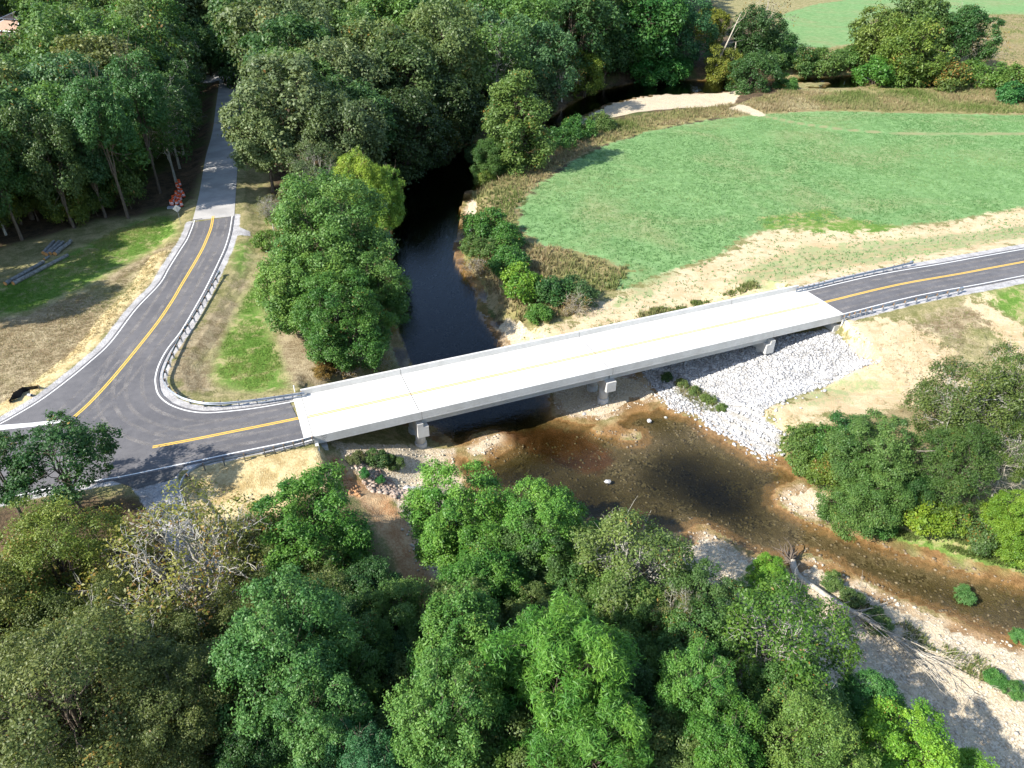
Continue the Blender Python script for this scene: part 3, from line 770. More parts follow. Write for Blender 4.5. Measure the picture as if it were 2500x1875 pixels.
# ------------------------------------------------------------------ roads
def sheet(name, poly, z, mat, parent=None):
    tris = tessellate_polygon([[Vector((p[0], p[1], 0)) for p in poly]])
    V = np.c_[poly, np.full(len(poly), z)]
    T = np.array(tris)
    a = V[T[:, 1], :2] - V[T[:, 0], :2]; b = V[T[:, 2], :2] - V[T[:, 0], :2]
    fl = a[:, 0] * b[:, 1] - a[:, 1] * b[:, 0] < 0
    T[fl] = T[fl][:, ::-1]
    return obj(name, mesh_np(name, V, T, [mat]), parent)
def strip(name, P, w, z, mat, parent=None, d=0.0):
    A, B = offset(P, d - w / 2), offset(P, d + w / 2)
    n = len(P)
    V = np.c_[np.vstack([A, B]), np.full(2 * n, z)]
    i = np.arange(n - 1)
    F = np.stack([i, i + 1, i + n + 1, i + n], -1)
    return obj(name, mesh_np(name, V, F, [mat]), parent)
S = 'structure'
road = tag(sheet("asphalt_road", asph_t, 0.0, M['asphalt']), kind=S)
road_e = tag(sheet("asphalt_road", asph_et, 0.0, M['asphalt']), kind=S)
oldr = tag(sheet("old_road", old_t, -0.012, M['old_pavement']), kind=S)
apron = sheet("driveway_apron", np.vstack([flat(z4, [(700, 1428), (1180, 1330), (1090, 1425), (860, 1485)], -0.02)]), -0.02, M['patch_asphalt'])
tag(apron, kind=S)
for nm, P, par in (("edge_line", wl_left, road), ("edge_line", wl_right, road), ("edge_line", wl_bottom, road), ("edge_line", wl_east_n, road_e), ("edge_line", wl_east_f, road_e)):
    strip(nm, P, 0.15, 0.008, M['white_paint'], par)
for P, par in ((yl_left, road), (yl_right, road), (yl_east, road_e)):
    for d in (-0.13, 0.13): strip("centre_line", P, 0.13, 0.008, M['yellow_paint'], par, d)
ocl = catmull((old_l + old_r)[:8] / 2, 2) if len(old_l) == len(old_r) else None
sheet("stop_line", flat(z4, [(-60, 1090), (0, 1084), (210, 1068), (450, 1040), (456, 1056), (215, 1091), (0, 1114), (-60, 1122)], 0), 0.008, M['white_paint'], road)
# dusty wheel tracks
for base, ds in ((yl_left[2:], (-2.4, -0.9, 1.0, 2.3)), (yl_right, (-2.6, -1.1, 1.0, 2.4))):
    for d in ds:
        q = base + 0
        strip("tyre_track", q, 0.42, 0.004, M['tyre'], road, d)
arc = catmull(np.array([wl_right[30] + (-2.0, 0), *[p for p in (offset(wl_right, -2.2)[36::14])]]), 1)
for d in (0.0, -1.7, -3.0, -4.6):
    strip("tyre_track", offset(wl_right, d - 1.4)[24:-6], 0.45, 0.0045, M['tyre'], road)
for d in (-2.4, -1.0, 1.0, 2.4): strip("tyre_track", yl_east, 0.5, 0.004, M['tyre'], road_e, d)

# ------------------------------------------------------------------ bridge
bridge = empty("road_bridge", (BO[0], BO[1], 0), BTH)
tag(bridge, "long pale concrete road bridge with solid parapets crossing the brown river", "bridge")
G = 0.03
ends = [-0.35, BJ[1], BJ[2], BJ[3], 68.2]
for i in range(4):
    a, b = ends[i] + G, ends[i + 1] - G
    bm = bmesh.new(); bx(bm, a, b, 0.02, BW - 0.02, -0.30, 0.012)
    bm_obj("deck_slab", bm, M['deck'], bridge)
    for sgn, t in ((-1, 0.0), (1, BW)):
        bm = bmesh.new()
        prof = [(0, -0.34), (0.0, 0.03), (0.035, 0.68), (0.30, 0.68), (0.30, -0.13), (0.275, -0.15), (0.275, -0.17), (0.30, -0.19), (0.30, -0.34)]
        prism(bm, [(t + sgn * y, z) for y, z in prof], 'x', a, b)
        bm_obj("parapet", bm, M['concrete'], bridge, bevel=0.015)
    depth = -0.90 if i in (0, 3) else -1.40
    for k in range(4):
        y0 = 0.45 + k * 1.905
        bm = bmesh.new(); bx(bm, a + 0.06, b - 0.06, y0, y0 + 1.885, depth, -0.31)
        bm_obj("girder", bm, M['concrete'], bridge, bevel=0.02)
for j in BJ[1:4]:
    bm = bmesh.new(); bx(bm, j - 0.04, j + 0.04, 0.03, BW - 0.03, -0.2, 0.016)
    bm_obj("expansion_joint", bm, M['joint'], bridge)
for s0, s1 in ((-1.25, -0.37), (68.22, 69.1)):
    bm = bmesh.new(); bx(bm, s0, s1, -0.1, BW + 0.1, -0.4, 0.014)
    bm_obj("approach_slab", bm, M['deck'], bridge)
for k, j in enumerate(BJ[1:4]):
    hi_left = k == 0
    bm = bmesh.new()
    lo, hi = -1.43, -0.93
    if k == 1: poly = [(j - .62, -2.77), (j + .62, -2.77), (j + .62, lo), (j - .62, lo)]
    elif k == 0: poly = [(j - .62, -2.77), (j + .62, -2.77), (j + .62, lo), (j + .05, lo), (j + .05, hi), (j - .62, hi)]
    else: poly = [(j - .62, -2.77), (j + .62, -2.77), (j + .62, hi), (j - .05, hi), (j - .05, lo), (j - .62, lo)]
    prism(bm, poly, 'y', -0.28, BW + 0.28)
    bm_obj("pier_cap", bm, M['concrete'], bridge, bevel=0.02)
    for t in (1.45, 4.25, 7.05):
        bm = bmesh.new(); lathe(bm, [(0.56, -5.15), (0.56, -2.75)], 24, j, t)
        c = bm_obj("column", bm, M['concrete'], bridge, True)
        bm = bmesh.new(); lathe(bm, [(0.68, -7.2), (0.68, -4.72), (0.66, -4.68)], 24, j, t)
        bm_obj("shaft_collar", bm, M['concrete'], bridge, True)
for end, sg in ((0.0, 1), (67.9, -1)):
    bm = bmesh.new(); a, b = sorted((end - sg * 0.35, end + sg * 0.9)); bx(bm, a, b, -0.25, BW + 0.25, -3.2, -0.93)
    bm_obj("abutment", bm, M['concrete'], bridge, bevel=0.02)
    for sd, t0 in ((-1, -0.33), (1, BW + 0.33)):
        bm = bmesh.new()
        lw = 3.0 if sg > 0 else 4.2
        pts = [(t0, -0.05), (t0 + sd * 0.6, -0.05), (t0 + sd * lw, -1.5), (t0 + sd * lw, -3.4), (t0, -3.4)]
        a, b = sorted((end - sg * 0.35, end - sg * 0.02))
        prism(bm, pts, 'x', a, b)
        bm_obj("wing_wall", bm, M['concrete'], bridge, bevel=0.02)
for d in (-0.13, 0.13):
    for i in range(4):
        bm = bmesh.new()
        a, b = ends[i] + 0.05, ends[i + 1] - 0.05
        v = [bm.verts.new(p) for p in ((a, 4.25 + d - .08, 0.018), (b, 4.25 + d - .08, 0.018), (b, 4.25 + d + .08, 0.018), (a, 4.25 + d + .08, 0.018))]
        bm.faces.new(v)
        bm_obj("centre_line", bm, M['yellow_deck'], bridge)
# dark chevron marks sprayed near the end of the near parapet
for k, (ox, oz) in enumerate(((0.55, 0.42), (0.80, 0.45), (0.55, 0.18), (0.80, 0.2), (0.62, -0.02))):
    bm = bmesh.new()
    for s in (-1, 1):
        p = [(0, 0), (s * 0.16, 0.13), (s * 0.16, 0.17), (0, 0.05)]
        vv = [bm.verts.new((ox + q[0], -0.304, oz + q[1])) for q in p]
        bm.faces.new(vv)
    bm_obj("painted_mark", bm, M['joint'], bridge)

# ------------------------------------------------------------------ guard rails
POST = None
def post_meshes():
    bm = bmesh.new()
    bx(bm, -0.075, 0.075, -0.05, -0.042, -0.75, 0.74); bx(bm, -0.075, 0.075, 0.042, 0.05, -0.75, 0.74); bx(bm, -0.006, 0.006, -0.042, 0.042, -0.75, 0.738)
    me = bpy.data.meshes.new("post"); bm.to_mesh(me); bm.free(); me.materials.append(M['steel'])
    bm = bmesh.new(); bx(bm, -0.1, 0.1, -0.075, 0.075, -0.75, 0.76)
    me2 = bpy.data.meshes.new("timber_post"); bm.to_mesh(me2); bm.free(); me2.materials.append(M['wood_post'])
    bm = bmesh.new(); bx(bm, -0.075, 0.075, -0.05, 0.05, 0.40, 0.755)
    me3 = bpy.data.meshes.new("block"); bm.to_mesh(me3); bm.free(); me3.materials.append(M['wood_post'])
    return me, me2, me3
PM, PMW, PMB = post_meshes()
def guardrail(P, side, label, bridge_end, free_end, timber=()):
    """P 2-D path from the bridge outwards; side +1: posts on the left hand of the path"""
    P = catmull(P, 0.6)
    root = empty("guardrail", (P[0][0], P[0][1], 0)); tag(root, label, "guardrail", "steel guardrails at the bridge approaches")
    o2 = np.array([P[0][0], P[0][1]])
    Q = P - o2
    seg = np.r_[0, np.cumsum(np.linalg.norm(np.diff(Q, axis=0), axis=1))]
    zz = np.array([0.0] * len(Q))
    prof = [(0.0, 0.405), (0.07, 0.43), (0.075, 0.49), (0.0, 0.525), (0.0, 0.595), (0.075, 0.63), (0.07, 0.69), (0.0, 0.715)]
    def beam(Qs, prof, name, th=0.004):
        V = []; F = []
        m = len(prof)
        for q, (y, z) in [(None, p) for p in prof]: pass
        for k, (y, z) in enumerate(prof):
            o = offset(Qs, -side * y)
            V.append(np.c_[o, np.full(len(Qs), z)])
        for k, (y, z) in enumerate(prof):
            o = offset(Qs, -side * y + side * 0.008)
            V.append(np.c_[o, np.full(len(Qs), z)])
        n = len(Qs); V = np.concatenate(V); i = np.arange(n - 1)
        for base in (0, m):
            for k in range(m - 1):
                a, b = (base + k) * n, (base + k + 1) * n
                F.append(np.stack([a + i, a + i + 1, b + i + 1, b + i], -1))
        for k in (0, m - 1):
            a, b = k * n, (m + k) * n
            F.append(np.stack([a + i, a + i + 1, b + i + 1, b + i], -1))
        return obj(name, mesh_np(name, V, np.concatenate(F), [M['steel']]), root)
    beam(Q, prof, "rail")
    # second, nested beam and rub rail next to the parapet
    m6 = max(3, int(np.searchsorted(seg, 5.5)))
    beam(Q[:m6], [(y + 0.0, z - 0.30) for y, z in prof[:4]], "rub_rail")
    # posts
    s = 0.35; k = 0
    T = np.gradient(Q, axis=0); T /= np.linalg.norm(T, axis=1)[:, None]
    while s < seg[-1] - 0.1:
        x = np.interp(s, seg, Q[:, 0]); y = np.interp(s, seg, Q[:, 1]); i = min(len(Q) - 1, int(np.searchsorted(seg, s)))
        t = T[i]; nrm = np.array([-t[1], t[0]]) * side
        gz = ground_z(x + o2[0] + nrm[0] * .2, y + o2[1] + nrm[1] * .2)
        wood = any(a <= s <= b for a, b in timber)
        p = obj("post", PMW if wood else PM, root, (x + nrm[0] * 0.2, y + nrm[1] * 0.2, 0), math.atan2(t[1], t[0]) + math.pi / 2)
        if not wood: obj("block", PMB, root, (x + nrm[0] * 0.085, y + nrm[1] * 0.085, 0), math.atan2(t[1], t[0]) + math.pi / 2)
        k += 1
        s += 0.95 if s < 4.2 else 1.905
    # end piece
    t = T[-1]; bm = bmesh.new()
    if free_end == 'terminal':
        bx(bm, -0.05, 0.45, -0.09, 0.22, 0.36, 0.78)
        o = bm_obj("end_terminal", bm, M['steel'], root, bevel=0.03)
    else:
        bx(bm, 0, 0.28, -0.05, 0.13, 0.39, 0.73)
        o = bm_obj("end_terminal", bm, M['steel'], root, bevel=0.03)
    o.location = (Q[-1][0], Q[-1][1], 0); o.rotation_euler = (0, 0, math.atan2(t[1], t[0]))
    return root
g1 = np.vstack([flat(z4, [(1925, 872), (1850, 884), (1700, 906), (1550, 926), (1400, 939), (1290, 938), (1180, 915), (1110, 882), (1060, 842), (1035, 800), (1032, 755), (1060, 680), (1100, 592), (1170, 455)], 0.7), flat(r430, [(240, 1640), (510, 1240), (770, 790), (1010, 380), (1150, 165)], 0.7)])
guardrail(g1, -1, "long guardrail bending round the inside of the road junction beside bright grass", True, 'terminal')
g2 = flat(r400, [(1118, 42), (990, 78), (850, 113), (720, 145), (500, 195), (360, 224), (260, 255), (195, 290), (142, 345), (120, 410), (127, 485), (150, 560), (195, 655), (255, 735)], 0.7)
guardrail(g2, 1, "guardrail curling into the gravel driveway round a straw covered slope", True, 'cap', timber=((19.5, 40),))
g3 = flat(r17, [(675, 288), (800, 262), (980, 217), (1160, 176), (1300, 145), (1450, 110)], 0.7)
guardrail(g3, 1, "short guardrail beyond the far bridge end, on the field side of the road", True, 'terminal')
g4 = flat(r17, [(985, 472), (1100, 440), (1230, 410), (1380, 378), (1500, 352), (1640, 321), (1790, 288)], 0.7)
guardrail(g4, -1, "guardrail on the river bend side of the eastern road, above the brown fill slope", True, 'terminal')
print("roads", round(time.time() - T0, 1))

# ------------------------------------------------------------------ stones
def stone_mesh(seed, mat, flatness=0.7):
    r = np.random.default_rng(seed)
    bm = bmesh.new(); bmesh.ops.create_icosphere(bm, subdivisions=1, radius=1.0)
    for v in bm.verts:
        v.co *= 0.78 + 0.4 * r.random()
        v.co.z *= flatness
        v.co.x *= 1.15
    me = bpy.data.meshes.new("stone"); bm.to_mesh(me); bm.free(); me.materials.append(mat)
    return me
def ico_arr(seed, flatness=0.7):
    me = stone_mesh(seed, M['limestone'], flatness)
    V = np.empty(len(me.vertices) * 3, np.float32); me.vertices.foreach_get("co", V)
    F = np.array([p.vertices[:] for p in me.polygons]); bpy.data.meshes.remove(me)
    return V.reshape(-1, 3), F
STN = [stone_mesh(s, M['limestone']) for s in range(8)]
ARR = [ico_arr(s + 20) for s in range(8)]
def scatter_poly(polys, n, rng, inner=0.1):
    """n points over the outlines together for each outline, shared out by area"""
    ar = [0.5 * abs(np.sum(p[:, 0] * np.roll(p[:, 1], -1) - p[:, 1] * np.roll(p[:, 0], -1))) for p in polys]
    out = []
    for poly, a in zip(polys, ar):
        m = max(1, int(n * len(polys) * a / sum(ar)))
        lo, hi = poly.min(0), poly.max(0)
        q = lo + rng.random((m * 6 + 20, 2)) * (hi - lo)
        q = q[inside(q, poly)]
        out.append(q[:m])
    return np.vstack(out)
def stones_stuff(name, P, size, mat, parent=None, sink=0.3, rng=RNG):
    gz, dw = heights(P)
    Vs, Fs = [], []; n = 0
    for p, z, s in zip(P, gz, size):
        v, f = ARR[rng.integers(8)]
        a = rng.random() * 6.283; ca, sa = math.cos(a), math.sin(a)
        w = v * s * (0.8 + 0.4 * rng.random(3))
        w = np.c_[w[:, 0] * ca - w[:, 1] * sa, w[:, 0] * sa + w[:, 1] * ca, w[:, 2]] + (p[0], p[1], z + s * (0.5 - sink))
        Vs.append(w); Fs.append(f + n); n += len(v)
    return obj(name, mesh_np(name, np.concatenate(Vs), np.concatenate(Fs), [mat]), parent)
rng = np.random.default_rng(3)
rp = empty("riprap_slope", (*at(*dd(1650, 820), -4.0)[:2], -4.0)); ro = np.array(rp.location)
tag(rp, "bank of broken white limestone riprap below the eastern end of the bridge", "riprap")
pts = scatter_poly(Z['riprap'], 45000, rng)
ang_ = rng.random(420) * 6.283; rim_ = Z['riprap'][0][rng.integers(0, len(Z['riprap'][0]), 420)]; t__ = rng.random((420, 1))
nxt_ = np.roll(Z['riprap'][0], -1, 0)[[int(np.argmin(((Z['riprap'][0] - r) ** 2).sum(1))) for r in rim_]]
spill = rim_ * (1 - t__) + nxt_ * t__ + rng.normal(size=(420, 2)) * 0.55
pts = np.vstack([pts, spill[heights(spill)[1] > -1.2]])
keep = []
cell = {}
sz = 0.095 + 0.17 * rng.random(len(pts)) ** 2.6
for i, p in enumerate(pts):
    k = (int((p[0] + 500) / .225), int((p[1] + 500) / .225))
    if k in cell: continue
    cell[k] = 1; keep.append(i)
pts, sz = pts[keep], sz[keep]
ss_, tt_ = (pts - BO) @ BA, (pts - BO) @ BN
ok_ = ~((ss_ > 66.6) & (tt_ > -0.9) & (tt_ < 9.4)) & (ss_ < 70)
pts, sz = pts[ok_], sz[ok_]
order = np.argsort(-sz)
big = order[:300]; rest = order[300:]
gz, _ = heights(pts)
for i in big:
    o = obj("stone", STN[i % 8], rp, tuple(np.array([pts[i][0], pts[i][1], gz[i] + sz[i] * .22]) - ro), rng.random() * 6.28)
    o.scale = (sz[i], sz[i] * (0.75 + 0.4 * rng.random()), sz[i] * (0.7 + 0.4 * rng.random()))
st = stones_stuff("smaller_stones", pts[rest], sz[rest], M['limestone'], None, 0.25)
st.parent = rp; st.location = tuple(-ro); st["kind"] = "stuff"
# stones on bars, in the river, clay slope
pb = scatter_poly([Z['gravel'][4], Z['gravel'][5], Z['gravel'][0], Z['gravel'][1], Z['gravel'][6]], 1100, rng); sb = 0.04 + 0.15 * rng.random(len(pb)) ** 3.5
tag(stones_stuff("bar_pebbles", pb, sb, M['river_stone']), kind='stuff')
pr = scatter_poly([flat(dd, [(1050, 960), (1300, 930), (1500, 900), (1700, 1010), (1700, 1080), (1900, 1170), (2212, 1260), (2212, 1390), (1850, 1250), (1500, 1150), (1250, 1140), (1050, 1080)], ZW)], 2600, rng); sr = 0.05 + 0.15 * rng.random(len(pr)) ** 4
tag(stones_stuff("bed_cobbles", pr, sr, M['wet_stone'], sink=0.5), kind='stuff')
pc = scatter_poly([flat(dd, [(760, 1010), (800, 1005), (880, 1060), (900, 1090), (860, 1105), (790, 1060)], -4.0), flat(dd, [(815, 1055), (850, 1050), (890, 1090), (860, 1110)], -4.6)], 420, rng); sc = 0.07 + 0.22 * rng.random(len(pc)) ** 3
tag(stones_stuff("broken_rock", pc, sc, M['rubble']), kind='stuff')
pc = scatter_poly([flat(dd, [(716, 1005), (735, 1000), (775, 1050), (780, 1085), (750, 1065)], -2.5)], 160, rng); sc = 0.07 + 0.16 * rng.random(len(pc)) ** 2
tag(stones_stuff("clay_clods", pc, sc, M['clay_stone']), kind='stuff')
RS = [stone_mesh(s + 50, M['limestone'], 0.6) for s in range(4)]
def boulder(x, y, s, label, zref=ZW, up=0.25):
    p = at(*dd(x, y), zref); z = max(ground_z(p[0], p[1]), -6.5)
    o = obj("boulder", RS[int(x + y) % 4], None, (p[0], p[1], max(z, zref - 0.1) + s * up), (x * 7) % 6.28)
    o.scale = (s * 1.3, s, s * 0.8); tag(o, label, "boulder")
boulder(1313, 1040, 0.3, "lone white boulder standing out of the shallow brown water")
boulder(1032, 1183, 0.4, "small pale boulder on the gravel bar under the green twin trees", -5)
boulder(1032, 1001 + 80, 0.3, "pale rock half sunk at the water edge by the green twin trees", -5)
boulder(912, 1080, 0.55, "white boulder lying on the gravel below the left pier", -5)
boulder(880, 1058, 0.5, "grey white rock topmost of the rubble near the left pier", -4.8)
boulder(897, 1068, 0.35, "smaller rock at the foot of the rubble near the left pier", -4.9)
boulder(1402, 908, 0.3, "small pale rock by the water line at the foot of the riprap", ZW)
boulder(1262, 895, 0.25, "small pale rock at the edge of the middle gravel bar", ZW)

# ------------------------------------------------------------------ trees
def leaf_mesh(C, Nn, size, aspect, tint, turn, name, rng):
    n = len(C)
    Nn = Nn / (np.linalg.norm(Nn, axis=1)[:, None] + 1e-9)
    r = rng.normal(size=(n, 3)); U = np.cross(Nn, r); U /= np.linalg.norm(U, axis=1)[:, None] + 1e-9
    W = np.cross(Nn, U)
    s = size[:, None]
    fold = Nn * s * 0.18
    V = np.stack([C - U * s, C + W * s * aspect + fold, C + U * s, C - W * s * aspect + fold], 1).reshape(-1, 3)
    F = np.arange(n * 4).reshape(-1, 4)
    return mesh_np(name, V, F, [M['leaf']], False, {'tint': ('FACE', tint), 'turn': ('FACE', turn)})

def bezier(a, b, c, n):
    t = np.linspace(0, 1, n)[:, None]
    return (1 - t) ** 2 * a + 2 * t * (1 - t) * b + t * t * c

def proto(seed, R=5.0, HC=5.6, trunk=3.2, lumps=46, leaves=26000, leaf=0.17, aspect=0.55, lump=0.30, spread=0.85, bark='bark', twigs=2, drop=-0.86, fill=0.25, narrow_top=0.0, limb_r=0.11, leaves_up=0.35, flat_l=0.75, bare_twigs=0, trunk_r=0.3):
    """a tree: trunk with limbs (one mesh) and a crown of leaves gathered in clumps along the limbs (one mesh).
    Crown centre at height trunk+HC*0.8; returns (trunk mesh, crown mesh or None, total height, R)"""
    rng = np.random.default_rng(seed)
    tb = Tubes()
    zc = trunk + HC * 0.85
    n = lumps
    k = np.arange(n) + 0.5
    zz = 1 - (1 - drop) * k / n
    ph = k * 2.39996 + rng.normal(size=n) * 0.35
    rr = np.sqrt(np.clip(1 - zz ** 2, 0, 1))
    D = np.c_[rr * np.cos(ph), rr * np.sin(ph), zz]
    har = rng.normal(size=(5, 3)) * 1.6; hph = rng.random(5) * 6.28
    warp = 1 + 0.16 * np.sin(D @ har.T + hph).sum(1) / 1.6
    rad = (spread * (0.72 + 0.28 * rng.random(n))) * warp
    inner = rng.random(n) < fill
    rad[inner] *= 0.55
    tap = 1 - narrow_top * np.clip(D[:, 2], 0, 1)
    C = np.c_[D[:, 0] * R * rad * tap, D[:, 1] * R * rad * tap, zc + D[:, 2] * HC * rad]
    lr = R * lump * (0.7 + 0.6 * rng.random(n))
    # trunk
    top = np.array([rng.normal() * 0.3, rng.normal() * 0.3, zc + HC * 0.55])
    tp = bezier(np.zeros(3), np.array([rng.normal() * 0.25, rng.normal() * 0.25, trunk]), top, 9)
    tb.add(np.vstack([[0, 0, -0.6], tp]), np.r_[trunk_r * 1.35, np.linspace(trunk_r * 1.1, trunk_r * 0.15, 9)], 7)
    npr = max(5, n // 9)
    pdirs = D[np.argsort(rng.random(n))[:npr]]
    own = np.argmax(D @ pdirs.T, axis=1)
    prim = []
    for k in range(npr):
        mem = C[own == k] if (own == k).any() else C[:1]
        ce = mem.mean(0); e = np.array([ce[0] * 0.62, ce[1] * 0.62, 0.62 * ce[2] + 0.38 * zc])
        h = np.clip(trunk * 0.75 + (e[2] - trunk) * (0.25 + 0.3 * rng.random()), trunk * 0.6, zc + HC * 0.3)
        tt = min(0.999, h / top[2]); i = int(tt * 8); a = tp[i] * (1 - (tt * 8 - i)) + tp[i + 1] * (tt * 8 - i)
        b = (a + e) / 2 + np.array([0, 0, -0.05 * R + 0.12 * R * rng.random()]) + rng.normal(size=3) * 0.08 * R
        q = bezier(a, b, e, 8); q[1:-1] += rng.normal(size=(6, 3)) * 0.02 * R
        tb.add(q, np.linspace(limb_r * (1.1 + 0.5 * rng.random()), limb_r * 0.45, 8), 6); prim.append(q)
    for c, l, k in zip(C, lr, own):
        a = prim[k][rng.integers(4, 8)]
        e = c + rng.normal(size=3) * l * 0.15
        b = (a + e) / 2 + rng.normal(size=3) * np.linalg.norm(e - a) * 0.14 + np.array([0, 0, 0.05 * np.linalg.norm(e - a)])
        q = bezier(a, b, e, 6); q[1:-1] += rng.normal(size=(4, 3)) * 0.018 * R
        tb.add(q, np.linspace(limb_r * 0.42, 0.016, 6), 5)
        for _ in range(twigs):
            j = rng.integers(2, 6); a2 = q[j]
            d = rng.normal(size=3) + D[0] * 0 + (e - a) / (np.linalg.norm(e - a) + 1e-6) * 1.2; d /= np.linalg.norm(d)
            e2 = a2 + d * l * (0.6 + 0.7 * rng.random())
            q2 = bezier(a2, (a2 + e2) / 2 + rng.normal(size=3) * l * 0.18, e2, 4)
            tb.add(q2, np.linspace(limb_r * 0.2, 0.01, 4), 4)
            for _b in range(bare_twigs):
                j2 = rng.integers(1, 4); d3 = d + rng.normal(size=3) * 0.8; d3 /= np.linalg.norm(d3)
                e3 = q2[j2] + d3 * l * (0.35 + 0.6 * rng.random())
                tb.add(np.array([q2[j2], (q2[j2] + e3) / 2 + rng.normal(size=3) * 0.08, e3]), [0.022, 0.015, 0.008], 3)
    tm = tb.mesh("trunk", [M[bark]])
    cm = None
    if leaves:
        w = lr ** 2 * (0.6 + 0.8 * rng.random(n)); cnt = np.maximum(3, (leaves * w / w.sum()).astype(int))
        idx = np.repeat(np.arange(n), cnt); m = len(idx)
        out = C[idx] - np.array([0, 0, zc - HC * 0.25]); out /= np.linalg.norm(out, axis=1)[:, None] + 1e-9
        d = rng.normal(size=(m, 3)) + out * 0.75 + np.array([0, 0, leaves_up]); d /= np.linalg.norm(d, axis=1)[:, None]
        # sub-clumps inside each lump
        sub = rng.normal(size=(n, 14, 3)); sub /= np.linalg.norm(sub, axis=2)[:, :, None]
        pick = rng.integers(0, 14, m)
        sd = sub[idx, pick]
        flip = np.sign((sd * out).sum(1))[:, None]; sd = np.where(rng.random((m, 1)) < 0.75, sd * flip, sd)
        d = d * 0.55 + sd * 0.75; d /= np.linalg.norm(d, axis=1)[:, None]
        rr_ = lr[idx] * np.where(rng.random(m) < 0.8, 0.4 + 0.62 * rng.random(m) ** 0.6, 0.8 + 0.55 * rng.random(m) ** 2)
        poke = rng.random((n, 14))[idx, pick] ** 2
        P = C[idx] + d * rr_[:, None] * np.array([1, 1, flat_l]) + sd * (lr[idx] * 0.55 * poke)[:, None]
        nn = d * 0.7 + rng.normal(size=(m, 3)) * 0.65 + np.array([0, 0, 0.75])
        lt = rng.random(n)[idx] * 0.4 + rng.random((n, 14))[idx, pick] * 0.2 + rng.random(m) * 0.4
        tn = np.clip(rng.random(m) * 0.55 + rng.random(n)[idx] * 0.45, 0, 1)
        cm = leaf_mesh(P, nn, leaf * (0.65 + 0.7 * rng.random(m)), aspect, lt, tn, "crown", rng)
    return tm, cm, zc, R, HC

PR = {}
def protos():
    # near trees
    for i in range(3): PR['maple%d' % i] = proto(100 + i, lumps=86 + 8 * i, leaves=60000, leaf=0.112, lump=0.20 + 0.01 * i, limb_r=0.085, spread=0.9, fill=0.22)
    for i in range(2): PR['fine%d' % i] = proto(120 + i, lumps=100, leaves=44000, leaf=0.105, lump=0.22, aspect=0.45, spread=0.9)
    for i in range(2): PR['airy%d' % i] = proto(140 + i, lumps=64, leaves=21000, leaf=0.12, lump=0.23, aspect=0.5, bark='pale_bark', twigs=4, bare_twigs=2, fill=0.15, limb_r=0.14)
    PR['finebig0'] = proto(125, lumps=150, leaves=80000, leaf=0.072, lump=0.17, aspect=0.5, spread=0.92, fill=0.2)
    PR['narrow0'] = proto(150, lumps=90, leaves=50000, leaf=0.20, lump=0.21, aspect=0.17, spread=0.9)
    PR['open0'] = proto(160, R=5, HC=4.6, trunk=5, drop=-0.5, lumps=26, leaves=11000, leaf=0.17, lump=0.27, spread=0.9, fill=0.1, limb_r=0.13, flat_l=0.6)
    PR['bare0'] = proto(170, lumps=110, leaves=9500, leaf=0.10, lump=0.2, drop=-0.35, bark='pale_bark', twigs=5, bare_twigs=3, limb_r=0.15, spread=0.95)
    PR['bare1'] = proto(171, lumps=30, leaves=0, lump=0.3, bark='dead_wood', twigs=5, bare_twigs=2, limb_r=0.12, spread=1.0)
    PR['column0'] = proto(180, R=4, HC=6.5, trunk=2.0, lumps=50, leaves=26000, leaf=0.15, lump=0.3, narrow_top=0.45, drop=-0.85)
    # middle-distance and far trees
    for i in range(6): PR['far%d' % i] = proto(200 + i, lumps=56 + 8 * i, leaves=19000, leaf=0.19, lump=0.25, HC=5.4 + 0.3 * (i % 3), spread=0.84 + 0.04 * (i % 3), limb_r=0.09, twigs=1)
    PR['farairy0'] = proto(220, lumps=34, leaves=6500, leaf=0.21, lump=0.3, bark='pale_bark', twigs=3, bare_twigs=1, limb_r=0.12)
    PR['farbare0'] = proto(221, lumps=26, leaves=500, leaf=0.2, lump=0.3, bark='dead_wood', twigs=4, bare_twigs=1, limb_r=0.12)
    PR['cedar0'] = proto(230, R=3.2, HC=7, trunk=1.2, lumps=52, leaves=16000, leaf=0.17, lump=0.26, aspect=0.25, narrow_top=0.7, drop=-0.95, leaves_up=-0.1)
    # shrubs: crown from the ground up
    for i in range(4): PR['bush%d' % i] = proto(240 + i, R=2.0, HC=1.5, trunk=0.25, lumps=22, leaves=7000, leaf=0.105, lump=0.36, drop=-0.35, limb_r=0.035, trunk_r=0.05, twigs=1)
    PR['twiggy0'] = proto(250, R=2.0, HC=2.0, trunk=0.4, lumps=26, leaves=700, leaf=0.09, lump=0.4, drop=-0.2, limb_r=0.03, trunk_r=0.05, twigs=5, bare_twigs=2, bark='dead_wood')
protos()
print("protos", round(time.time() - T0, 1))

